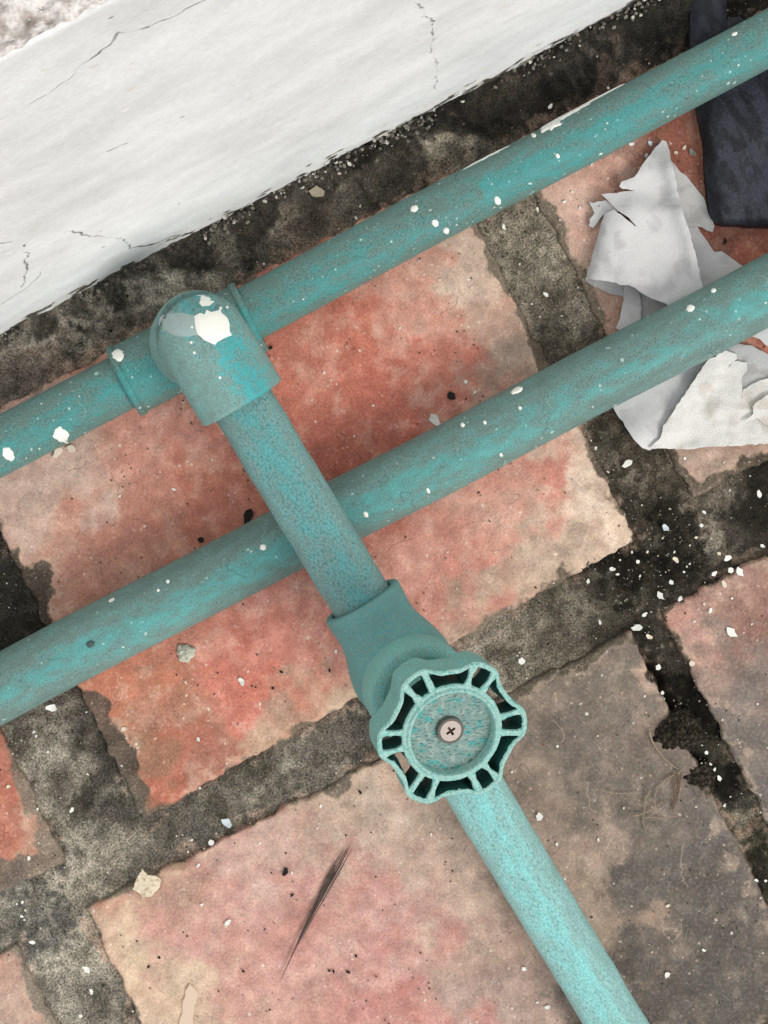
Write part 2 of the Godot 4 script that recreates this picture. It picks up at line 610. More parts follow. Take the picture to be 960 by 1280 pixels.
func paint_plain(w: int, sd: int, c: Color, c2: Color, lo: float, hi: float, f1: float, grain: float, flecks: Array, count: int) -> Array:
	var mid := nbytes(w, w, noise(sd, f1, 5))
	var fine := nbytes(w, w, noise(sd + 1, 0.2, 4))
	var data := PackedByteArray()
	data.resize(w * w * 3)
	var bump := PackedByteArray()
	bump.resize(w * w)
	for at in w * w:
		var t := ss(lo, hi, mid[at])
		var m := 1.0 + (fine[at] - 128.0) * grain
		data[at * 3] = clampi(int(lerpf(c.r8, c2.r8, t) * m), 0, 255)
		data[at * 3 + 1] = clampi(int(lerpf(c.g8, c2.g8, t) * m), 0, 255)
		data[at * 3 + 2] = clampi(int(lerpf(c.b8, c2.b8, t) * m), 0, 255)
		bump[at] = clampi(int(128.0 + (fine[at] - 128.0) * 0.6 + (mid[at] - 128.0) * 0.4), 0, 255)
	var r := RandomNumberGenerator.new()
	r.seed = sd
	if count: spots(data, w, w, count, 0.8, 4.0, flecks, r, mid, 90)
	return [tex(data, w, w), tex(bump, w, w, Image.FORMAT_L8)]

func mat(t: Array, rough: float, bump_cm: float, spec := 0.4) -> StandardMaterial3D:
	var m := StandardMaterial3D.new()
	m.albedo_texture = t[0]
	m.roughness = rough
	m.metallic_specular = spec
	if bump_cm > 0.0:
		m.heightmap_enabled = true
		m.heightmap_scale = bump_cm
		m.heightmap_texture = t[1]
	return m

func tri(m: StandardMaterial3D, per_m: float) -> StandardMaterial3D:
	m.uv1_triplanar = true
	m.uv1_scale = Vector3.ONE * per_m
	return m

func flat(c: Color, rough: float, spec := 0.4) -> StandardMaterial3D:
	var m := StandardMaterial3D.new()
	m.albedo_color = c
	m.roughness = rough
	m.metallic_specular = spec
	return m

# ---------------------------------------------------------------- layout of the floor
var tiles := []          # each: four corners on the plan, -x-z, +x-z, +x+z, -x+z
var tile_world := []
const SMEAR := [660, 300, 60, 2.3, 700, 380, 55, 2.4, 700, 450, 40, 1.0, 60, 720, 45, 2.2, 20, 760, 40, 1.5, 105, 905, 22, 1.3, 165, 955, 22, 1.3, 60, 950, 60, 1.6, 20, 1080, 60, 1.6, 80, 1100, 50, 1.0, 810, 600, 40, 1.8, 850, 640, 50, 1.2, 930, 600, 45, 0.9, 700, 790, 45, 0.8, 640, 850, 30, 1.0, 770, 560, 40, 1.5, 60, 1250, 40, 1.4, 55, 985, 36, 1.6, 75, 930, 30, 1.4, 125, 880, 26, 1.7, 150, 930, 28, 1.7, 176, 988, 22, 1.6, 690, 715, 34, 0.8, 610, 765, 28, 0.7, 620, 860, 40, 1.1, 720, 815, 40, 1.1, 420, 985, 26, 0.8, 786, 885, 16, 0.7, 852, 838, 15, 0.7, 876, 925, 15, 0.7, 822, 962, 18, 0.7, 915, 1005, 14, 0.7, 880, 1040, 20, 0.7, 925, 1120, 20, 0.8, 830, 760, 12, 0.7, 772, 800, 14, 0.6]
const DIP := [780, 702, 45, -3.5, 730, 722, 35, -2.0, 820, 730, 35, -3.0, 800, 800, 26, -2.5, 812, 850, 40, -6.0, 835, 920, 40, -5.0, 870, 970, 30, -4.0, 935, 1090, 34, -3.0, 905, 1030, 26, -1.5, 945, 625, 40, -2.5, 880, 690, 40, -1.5]

const TILE_COL := [
	430, 430, 192, 104, 87, 500, 360, 200, 140, 124, 580, 330, 196, 168, 148, 620, 400, 186, 146, 128, 350, 520, 190, 103, 88, 250, 600, 184, 106, 90, 150, 650, 180, 118, 103,
	60, 620, 192, 158, 143, 30, 590, 190, 158, 145, 100, 690, 178, 122, 106, 420, 580, 178, 92, 78, 650, 450, 170, 144, 128, 540, 440, 188, 108, 94, 460, 500, 190, 98, 84, 200, 545, 196, 130, 116, 290, 560, 192, 112, 98,
	350, 800, 206, 122, 110, 300, 850, 202, 110, 96, 550, 720, 202, 130, 118, 600, 640, 208, 146, 130, 660, 590, 204, 128, 114, 700, 570, 216, 184, 162, 740, 620, 220, 194, 172, 780, 665, 196, 172, 150, 700, 690, 186, 158, 138, 640, 740, 180, 146, 126,
	400, 880, 188, 138, 118, 430, 880, 206, 176, 148, 200, 970, 192, 104, 84, 150, 920, 168, 116, 92, 260, 960, 182, 112, 96, 185, 1015, 140, 108, 86, 130, 870, 198, 116, 92, 330, 920, 196, 150, 124, 470, 800, 206, 132, 120,
	450, 1000, 206, 178, 160, 300, 1060, 208, 166, 154, 250, 1150, 212, 154, 144, 190, 1130, 198, 150, 134, 350, 1180, 212, 150, 142, 480, 1150, 210, 156, 148, 420, 1110, 204, 142, 132, 500, 1250, 206, 134, 128, 300, 1250, 210, 152, 140, 560, 1100, 206, 172, 155, 620, 1150, 194, 160, 144, 640, 1250, 184, 154, 142, 140, 1180, 222, 190, 158, 220, 1260, 216, 184, 156, 400, 1000, 196, 166, 146,
	560, 1000, 186, 160, 142, 650, 1000, 152, 132, 117, 700, 1050, 166, 142, 126, 700, 950, 120, 108, 98, 750, 900, 127, 114, 103, 800, 1100, 108, 100, 93, 750, 1150, 170, 145, 126, 720, 1110, 172, 148, 130, 850, 1200, 96, 90, 84, 700, 850, 116, 104, 92, 780, 1000, 116, 106, 96, 860, 1100, 104, 97, 90, 780, 1230, 104, 95, 88, 900, 1250, 100, 94, 87, 760, 830, 116, 106, 95,
	870, 760, 160, 122, 112, 850, 840, 152, 128, 115, 930, 740, 148, 108, 98, 900, 900, 128, 118, 110, 940, 1000, 114, 106, 100, 828, 775, 186, 136, 124, 940, 850, 124, 108, 102, 900, 810, 138, 116, 106, 950, 780, 138, 96, 86,
	680, 240, 208, 164, 148, 740, 220, 204, 154, 138, 820, 190, 140, 80, 66, 850, 240, 128, 72, 60, 930, 310, 172, 94, 78, 700, 300, 194, 158, 142, 760, 150, 160, 118, 104, 920, 10, 150, 108, 92, 910, 580, 174, 146, 130, 940, 595, 166, 124, 112, 840, 600, 138, 120, 105, 880, 560, 168, 140, 124, 950, 430, 176, 96, 80,
	0, 1000, 192, 110, 92, 55, 1045, 192, 134, 114, 20, 1210, 190, 148, 132, 30, 1260, 196, 160, 142]
const MORTAR_COL := [
	797, 772, 92, 84, 70, 900, 985, 60, 57, 46, 885, 1020, 96, 90, 74, 40, 410, 56, 53, 46, 110, 372, 46, 44, 38, 165, 338, 44, 41, 36, 235, 300, 40, 37, 32, 300, 270, 52, 48, 42, 380, 226, 54, 50, 44, 470, 185, 40, 37, 32, 560, 135, 34, 32, 28, 660, 80, 34, 32, 28, 100, 420, 88, 80, 70, 340, 290, 88, 82, 70, 420, 260, 96, 88, 76, 215, 345, 160, 152, 132, 105, 395, 128, 120, 104, 175, 360, 120, 112, 98,
	300, 320, 84, 78, 68, 150, 370, 94, 88, 77, 230, 330, 70, 65, 57, 550, 160, 50, 47, 41, 700, 80, 44, 42, 37, 620, 140, 58, 53, 46, 430, 230, 92, 84, 72, 540, 190, 142, 128, 108, 80, 390, 104, 97, 86, 740, 110, 92, 76, 66, 360, 310, 116, 98, 84, 480, 230, 70, 64, 56, 20, 440, 96, 88, 78, 800, 40, 42, 40, 36, 190, 350, 150, 142, 124, 60, 470, 108, 92, 80,
	660, 310, 100, 92, 78, 690, 400, 94, 86, 73, 720, 390, 114, 104, 89, 630, 270, 112, 102, 86, 690, 440, 78, 71, 60, 760, 540, 64, 58, 48, 790, 590, 72, 64, 53, 740, 520, 120, 104, 88, 770, 620, 62, 56, 46,
	780, 700, 24, 22, 17, 830, 680, 40, 37, 30, 940, 620, 38, 36, 29, 870, 640, 100, 90, 77, 810, 860, 19, 17, 13, 800, 780, 40, 37, 30, 860, 950, 22, 20, 15, 900, 1030, 84, 79, 66, 930, 1080, 42, 40, 29, 950, 1130, 66, 62, 52, 760, 720, 30, 27, 21, 880, 690, 58, 53, 45,
	350, 930, 98, 91, 80, 250, 1000, 86, 81, 71, 440, 900, 82, 76, 67, 100, 1080, 116, 108, 94, 60, 900, 98, 90, 79, 130, 930, 58, 54, 48, 30, 740, 42, 40, 35, 85, 720, 74, 68, 60, 80, 1180, 136, 128, 112, 130, 1230, 98, 92, 82, 30, 1130, 84, 81, 74, 650, 800, 97, 88, 75, 600, 790, 112, 102, 89, 720, 750, 86, 79, 66, 20, 1000, 120, 112, 98, 40, 860, 90, 82, 72, 160, 1000, 84, 79, 70, 300, 960, 92, 85, 74]
var wall_cracks := []

func setup_layout() -> void:
	var a := Vector2(CT, -SN)
	tiles = [
		v2([-66, 541, 564, 213, 800, 675, 178, 1028]),
		v2([103, 1135, 790, 785, 1023, 1250, 336, 1600]),
		v2([822, 762, 1443, 439, 1675, 905, 1058, 1230]),
		v2([632, 178, 1253, -145, 1485, 303, 864, 626]),
		v2([-777, 911, -156, 588, 85, 1077, -536, 1400]),
		v2([-599, 1501, 22, 1178, 262, 1650, -380, 1970]),
	]
	var t: Array = tiles[1]
	tiles.append(v2([t[3].x + 30, t[3].y + 66, t[2].x + 30, t[2].y + 62, t[2].x + 270, t[2].y + 530, t[3].x + 270, t[3].y + 530]))
	t = tiles[2]
	tiles.append(v2([t[3].x + 38, t[3].y + 50, t[2].x + 30, t[2].y + 62, t[2].x + 270, t[2].y + 530, t[3].x + 270, t[3].y + 520]))
	for q in tiles:
		var l := []
		for p in q:
			var w3 := g(p.x, p.y)
			l.append(Vector2(w3.x, w3.z))
		tile_world.append(l)

# how far inside the nearest tile a floor place is, in metres (negative outside)
func in_tile(x: float, z: float) -> float:
	var best := -1.0
	for l in tile_world:
		var d := 1.0
		for k in 4:
			var p: Vector2 = l[k]
			var q: Vector2 = l[(k + 1) % 4]
			var e := (q - p).normalized()
			d = minf(d, e.x * (z - p.y) - e.y * (x - p.x))
		best = maxf(best, d)
	return best

# ---------------------------------------------------------------- the picture
func _ready() -> void:
	rng.seed = 77
	# camera
	var cam := Camera3D.new()
	cam.name = "camera"
	add_child(cam)
	cam.fov = rad_to_deg(2.0 * atan(640.0 / FOCAL))
	cam.near = 0.02
	cam.far = 60.0
	cam.transform = Transform3D(Basis(Vector3(CT, 0, SN), Vector3(SN, 0, -CT), Vector3.UP), Vector3(0, EYE, 0))
	cam.current = true
	# an even, bright overcast sky
	var we := WorldEnvironment.new()
	we.name = "environment"
	var env := Environment.new()
	env.background_mode = Environment.BG_SKY
	var sky := Sky.new()
	var sm := ProceduralSkyMaterial.new()
	sm.sky_top_color = Color(0.83, 0.845, 0.86)
	sm.sky_horizon_color = Color(0.87, 0.87, 0.87)
	sm.sky_curve = 0.2
	sm.ground_bottom_color = Color(0.42, 0.40, 0.38)
	sm.ground_horizon_color = Color(0.6, 0.59, 0.57)
	sky.sky_material = sm
	env.sky = sky
	env.tonemap_mode = Environment.TONE_MAPPER_LINEAR
	env.tonemap_exposure = 1.40
	env.sdfgi_enabled = true
	env.ssao_enabled = true
	env.ssil_enabled = true
	we.environment = env
	add_child(we)
	var sun := DirectionalLight3D.new()
	sun.name = "veiled_sun"
	sun.light_energy = 0.46
	sun.light_angular_distance = 24.0
	sun.light_color = Color(1.0, 0.985, 0.96)
	sun.shadow_enabled = true
	add_child(sun)
	sun.look_at_from_position(Vector3(0.30, 0.85, 0.90), Vector3.ZERO)

	setup_layout()
	build_floor()
	build_wall()
	build_pipes()
	build_sheets()
	build_black_slab()
	build_debris()

func build_floor() -> void:
	for k in range(0, SMEAR.size(), 4):
		var p := g(SMEAR[k], SMEAR[k + 1])
		smear_at.append(Vector2(p.x, p.z))
	var edge := edge_map(1536)
	var mortar := control(MORTAR_COL, 1536)
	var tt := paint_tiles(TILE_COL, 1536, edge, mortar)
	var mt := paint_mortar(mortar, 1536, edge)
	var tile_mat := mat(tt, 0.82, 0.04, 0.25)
	var mortar_mat := mat(mt, 0.92, 0.13, 0.2)
	# mortar bed
	var n1 := noise(101, 18.0, 4)
	var n2 := noise(102, 120.0, 4)
	var n3 := noise(103, 30.0, 3)
	var P := PackedVector3Array()
	var U := PackedVector2Array()
	var xs := []
	var x := -0.46
	while x <= 0.461:
		xs.append(x)
		x += 0.0021
	var zs := []
	var z := -0.172
	while z <= 0.52:
		zs.append(z)
		z += 0.0021
	var sm := []
	for l in [SMEAR, DIP]:
		for k in range(0, l.size(), 4):
			var p := g(l[k], l[k + 1])
			sm.append([p.x, p.z, l[k + 2] * 0.0004, l[k + 3] * 0.001])
	for zz in zs:
		for xx in xs:
			var y := -0.0030 + n1.get_noise_2d(xx, zz) * 0.0014 + n2.get_noise_2d(xx, zz) * 0.0014
			var cover := 0.0
			for s in sm:
				var dx: float = xx - s[0]
				var dz: float = zz - s[1]
				var q: float = (dx * dx + dz * dz) / (s[2] * s[2])
				if q < 4.0:
					var w := exp(-q * 1.5)
					y += s[3] * w * (1.0 + 0.8 * n3.get_noise_2d(xx, zz))
					if s[3] > 0: cover = maxf(cover, w)
			var d := in_tile(xx, zz)
			if d > 0.002: y -= ss(0.002, 0.008, d) * 0.006 * (1.0 - ss(0.25, 0.75, cover))
			if zz < -0.138:   # a fillet of mortar runs up to the wall
				y += ss(-0.138, -0.168, zz) * (0.010 + 0.005 * n3.get_noise_2d(xx * 0.6, 3.0)) + 0.0012 * ss(-0.138, -0.145, zz) + ss(-0.146, -0.160, zz) * (0.0022 * n2.get_noise_2d(xx * 1.3, zz * 1.3 + 5.0) + 0.003 * n3.get_noise_2d(xx, zz + 8.0))
			P.append(Vector3(xx, y, zz))
			U.append(gtex(xx, zz))
	var floor_node := obj("floor", grid(P, xs.size(), zs.size(), U, true), mortar_mat)
	tag(floor_node, "terracotta tiled yard floor bedded in dark mouldy mortar", "", "", "structure")
	# the yard goes on beyond
	var far := PackedVector3Array()
	var fu := PackedVector2Array()
	for zz in [-0.16, 0.0, 0.5, 2.0, 8.0, 30.0]:
		for xx in [-30.0, -8.0, -2.0, -0.5, 0.5, 2.0, 8.0, 30.0]:
			far.append(Vector3(xx, -0.014, zz))
			fu.append(gtex(xx, zz))
	var ground := obj("ground", grid(far, 8, 6, fu, true), mortar_mat)
	tag(ground, "bare cement yard ground around the tiled strip", "", "", "structure")
	# tiles, each a slab with worn edges
	var e1 := noise(111, 55.0, 4)
	var e2 := noise(112, 14.0, 4)
	var e3 := noise(113, 260.0, 3)
	for q in tile_world:
		var nx := 141
		var ny := 101
		var TP := PackedVector3Array()
		var TU := PackedVector2Array()
		var lx: float = q[0].distance_to(q[1])
		var lz: float = q[0].distance_to(q[3])
		for j in ny:
			for i in nx:
				# rows crowd towards the edges
				var s := warp(float(i) / (nx - 1))
				var t := warp(float(j) / (ny - 1))
				var border := i == 0 or j == 0 or i == nx - 1 or j == ny - 1
				var p: Vector2 = q[0].lerp(q[1], s).lerp(q[3].lerp(q[2], s), t)
				var d := minf(minf(s, 1.0 - s) * lx, minf(t, 1.0 - t) * lz)
				var worn := 0.0034 + 0.0028 * e1.get_noise_2d(p.x, p.y) + 0.002 * e2.get_noise_2d(p.x + 3.0, p.y)
				var y := 0.0008 * e2.get_noise_2d(p.x, p.y) + 0.00025 * e3.get_noise_2d(p.x, p.y)
				var k := clampf(1.0 - d / maxf(worn, 0.0006), 0.0, 1.0)
				y -= k * k * 0.0026
				if d < 0.012:
					var c: Vector2 = (q[0] + q[2]) * 0.5
					p += (p - c).normalized() * (e1.get_noise_2d(p.x * 1.3, p.y * 1.3 + 9.0) * 0.0032 + e3.get_noise_2d(p.x, p.y) * 0.0007) * (1.0 - d / 0.012)
				if border: y = -0.011
				TP.append(Vector3(p.x, y, p.y))
				TU.append(gtex(p.x, p.y))
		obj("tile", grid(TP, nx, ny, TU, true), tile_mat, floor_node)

func warp(t: float) -> float:
	# a fine border of 1 %, then an even middle
	if t <= 0.0 or t >= 1.0: return t
	var c := cos(PI * t)
	return lerpf(t, 0.5 - 0.5 * c, 0.55)

const WZ := -0.1665
func build_wall() -> void:
	# crack lines run over the wall face: metres along and up
	var px := func(u: float, v: float) -> Vector2:
		var zz := SN * (u - 480.0) + CT * (v - 640.0)
		var left := WZ * FOCAL / zz     # EYE - h
		return Vector2((CT * (u - 480.0) - SN * (v - 640.0)) / FOCAL * left, EYE - left)
	var lines := [[1.8, 258, 0, 225, 14, 185, 32, 145, 44, 120, 68, 95, 95], [1.0, 95, 95, 55, 122, 0, 148], [1.3, 0, 303, 28, 306, 34, 322, 32, 340, 26, 358], [1.5, 75, 292, 90, 290, 120, 296, 155, 299, 163, 312], [1.5, 0, 380, 38, 355, 60, 330], [1.2, 520, 0, 530, 20, 542, 30, 541, 50, 536, 68], [0.9, 541, 66, 546, 85, 545, 110], [1.2, 135, 188, 160, 178], [1.0, 410, 90, 455, 70], [1.6, 60, 306, 75, 298], [2.6, 160, 312, 190, 305, 215, 295, 270, 285, 330, 262]]
	for l in lines:
		var o := [Vector2(l[1] % 50 + l.size(), l[0])]
		for k in range(1, l.size(), 2): o.append(px.call(l[k], l[k + 1]))
		wall_cracks.append(o)
	var wt := paint_wall(1536, 1280, -0.30, 0.40, 0.47)
	var wm := mat(wt, 0.8, 0.03, 0.25)
	var n1 := noise(121, 9.0, 4)
	var n2 := noise(122, 70.0, 4)
	var n3 := noise(123, 160.0, 3)
	var wall := thing("plaster_wall", "white cracked plaster wall rising from the dark mortar strip", "wall", Vector3(0, 0, WZ))
	var xs := []
	for k in 8: xs.append(-3.0 + k * 0.33)
	var x := -0.42
	while x < 0.5:
		xs.append(x)
		x += 0.0026
	for k in 8: xs.append(0.55 + k * 0.35)
	# coat of plaster with a ragged foot: the foot turns back to the wall
	var P := PackedVector3Array()
	var U := PackedVector2Array()
	var rows := 76
	for j in rows + 3:
		for xx in xs:
			var foot: float = 0.0062 + 0.006 * n1.get_noise_2d(xx * 1.4, 7.0) + 0.0042 * n2.get_noise_2d(xx * 0.6, 1.0) + 0.0016 * n3.get_noise_2d(xx, 5.0)
			var y := 0.0
			var zz := 0.0
			if j < 2:
				y = foot + 0.0006 * (1 - j)
				zz = -0.012 if j == 0 else -0.0012
			elif j < rows + 2:
				var t := pow(float(j - 2) / (rows - 1), 1.7)
				y = lerpf(foot, 0.452, t)
				zz = 0.0008 * n1.get_noise_2d(xx, y * 0.8) + 0.00015 * n2.get_noise_2d(xx * 0.7, y * 0.6)
				zz += 0.0010 * ss(0.03, 0.0, y - foot) * (0.5 + n2.get_noise_2d(xx, y + 4.0))
				if j >= rows: y += 0.0025 * n2.get_noise_2d(xx, 2.0)
			else:
				y = 0.453 + 0.0025 * n2.get_noise_2d(xx, 2.0)
				zz = -0.02
			P.append(Vector3(xx, y, zz))
			U.append(Vector2((xx + 0.30) / 0.70, 1.0 - clampf(y / 0.47, 0.0, 0.999)))
	obj("plaster_coat", grid(P, xs.size(), rows + 3, U, true), wm, wall)
	# crumbs of plaster and mortar along the foot
	var mm := MultiMesh.new()
	mm.transform_format = MultiMesh.TRANSFORM_3D
	mm.use_colors = true
	mm.mesh = flake(955, 1.0, 0.8, 0.15)
	mm.instance_count = 900
	var cr := RandomNumberGenerator.new()
	cr.seed = 31
	var n4 := noise(124, 25.0, 3)
	for k in 900:
		var xx := cr.randf_range(-0.2, 0.3)
		while n4.get_noise_1d(xx) < cr.randf_range(-0.35, 0.3): xx = cr.randf_range(-0.2, 0.3)
		var zz := absf(cr.randfn(0.0, 0.0035)) + 0.0008
		var yy := 0.0115 - zz * 0.55 + cr.randf_range(-0.001, 0.0015)
		mm.set_instance_transform(k, Transform3D(Basis.from_euler(Vector3(cr.randf_range(0, 1.2), cr.randf() * TAU, cr.randf() * 0.6)).scaled(Vector3.ONE * cr.randf_range(0.0003, 0.0012)), Vector3(xx, yy, zz)))
		var t := cr.randf()
		mm.set_instance_color(k, Color(0.58, 0.55, 0.48) if t > 0.90 else (Color(0.20, 0.18, 0.15) if t > 0.45 else Color(0.035, 0.032, 0.028)))
	var crumbs := MultiMeshInstance3D.new()
	crumbs.name = "crumbled_edge"
	crumbs.multimesh = mm
	var cm := flat(Color.WHITE, 0.9)
	cm.vertex_color_use_as_albedo = true
	crumbs.material_override = cm
	wall.add_child(crumbs)
	crumbs.set_meta("kind", "stuff")
	# the ledge on top of the plinth, rough and dirty, and the wall above it
	var lt := paint_plain(512, 131, Color8(220, 216, 212), Color8(176, 165, 160), 125, 190, 0.03, 0.0012, [Color8(90, 80, 76)], 60)
	var lm := tri(mat(lt, 0.9, 0.1, 0.2), 6.0)
	P = PackedVector3Array()
	U = PackedVector2Array()
	for j in 26:
		for xx in xs:
			var t := float(j) / 25.0
			var y := 0.4545 + 0.004 * n2.get_noise_2d(xx * 2.0, t * 0.03) + 0.003 * n3.get_noise_2d(xx, t * 0.02) + 0.002 * t
			P.append(Vector3(xx, y, 0.0018 - t * 0.022 + 0.0016 * n3.get_noise_2d(xx, 8.0) * (1.0 - t)))
			U.append(Vector2(xx, t))
	obj("plinth_ledge", grid(P, xs.size(), 26, U, true), lm, wall)
	P = PackedVector3Array()
	U = PackedVector2Array()
	for j in 50:
		for xx in xs:
			var y := 0.45 + pow(j / 49.0, 1.8) * 2.2
			P.append(Vector3(xx, y, -0.0165 + 0.002 * n1.get_noise_2d(xx, y) + 0.0014 * n2.get_noise_2d(xx, y)))
			U.append(Vector2((xx + 0.30) / 0.70, 0.1 + y * 0.1))
	var upper := tri(mat(paint_plain(512, 133, Color8(226, 225, 221), Color8(206, 203, 198), 110, 190, 0.02, 0.0008, [], 0), 0.85, 0.1, 0.25), 4.0)
	obj("upper_plaster", grid(P, xs.size(), 50, U, true), upper, wall)
	# masonry behind the coat, so that the wall has its thickness
	var bm := BoxMesh.new()
	bm.size = Vector3(6.2, 2.72, 0.16)
	obj("masonry", bm, lm, wall, Vector3(0, 1.28, -0.104))

# ---------------------------------------------------------------- pipes
# a thin patch of paint on a pipe from a to b: along in metres from a, across as a share of the radius
func splat(a: Vector3, b: Vector3, r0: float, r1: float, along: float, across: float, la: float, lc: float, sd: int, ragged := 0.25, drip := 0.0) -> ArrayMesh:
	var t := (b - a).normalized()
	var side := t.cross(Vector3.UP).normalized()
	if side.dot(Vector3(0.3, 0, 1)) < 0: side = -side
	var up := side.cross(t)
	if up.y < 0: up = -up
	var nn := noise(sd, 0.9, 3)
	var P := PackedVector3Array()
	var U := PackedVector2Array()
	var segs := 36
	var rings := 6
	var whole := (b - a).length()
	for j in rings + 1:
		for i in segs + 1:
			var ang := TAU * (i % segs) / segs
			var f := 1.0 - float(j) / rings
			var rad := (1.0 + ragged * nn.get_noise_2d(cos(ang) * 1.6, sin(ang) * 1.6 + sd)) * f
			var s := along + cos(ang) * la * rad
			var c := across + sin(ang) * lc * rad + drip * f * maxf(0.0, sin(ang)) * maxf(0.0, 1.0 - 4.0 * absf(cos(ang)))
			c = clampf(c, -1.45, 1.45)
			var r := lerpf(r0, r1, s / whole)
			var lift := -0.0004 if j == 0 else 0.00025 + 0.0005 * sqrt(maxf(0.0, 1.0 - f * f))
			# across runs as an arc
			var q := asin(clampf(c, -1.0, 1.0)) if absf(c) < 1.0 else signf(c) * (PI / 2 + (absf(c) - 1.0))
			P.append(a + t * s + (side * sin(q) + up * cos(q)) * (r + lift))
			U.append(Vector2(i / float(segs), f))
	var m := grid(P, segs + 1, rings + 1, U, false, true)
	return m

# places a photo-plan spot on a pipe: (metres along, share across)
func on_pipe(a: Vector3, b: Vector3, r: float, u: float, v: float) -> Vector2:
	var t := (b - a).normalized()
	var side := t.cross(Vector3.UP).normalized()
	if side.dot(Vector3(0.3, 0, 1)) < 0: side = -side
	var h := a.y + r
	var s := 0.0
	var c := 0.0
	for k in 4:
		var p := g(u, v, h)
		s = (p - a).dot(t)
		c = (p - a).dot(side) / r
		h = a.lerp(b, s / (b - a).length()).y + r * sqrt(maxf(0.0, 1.0 - c * c))
	return Vector2(s, c)

var teal: StandardMaterial3D
var teal2: StandardMaterial3D
var teal3: StandardMaterial3D
var teal4: StandardMaterial3D
var paint_white: StandardMaterial3D

func ribbed(o: Vector3, e: Vector3, r: float, lip: float, w: int) -> Array:
	# a straight socket from o to e with rounded rims
	var l := []
	var rr := []
	var d := (e - o)
	for k in [0.0, 0.0, 0.012, 0.03, 0.5, 0.97, 0.988, 1.0, 1.0]:
		l.append(o + d * k)
	rr = [r * 0.4, r - lip, r - lip * 0.3, r, r, r, r - lip * 0.3, r - lip, r * 0.4]
	return [l, rr]

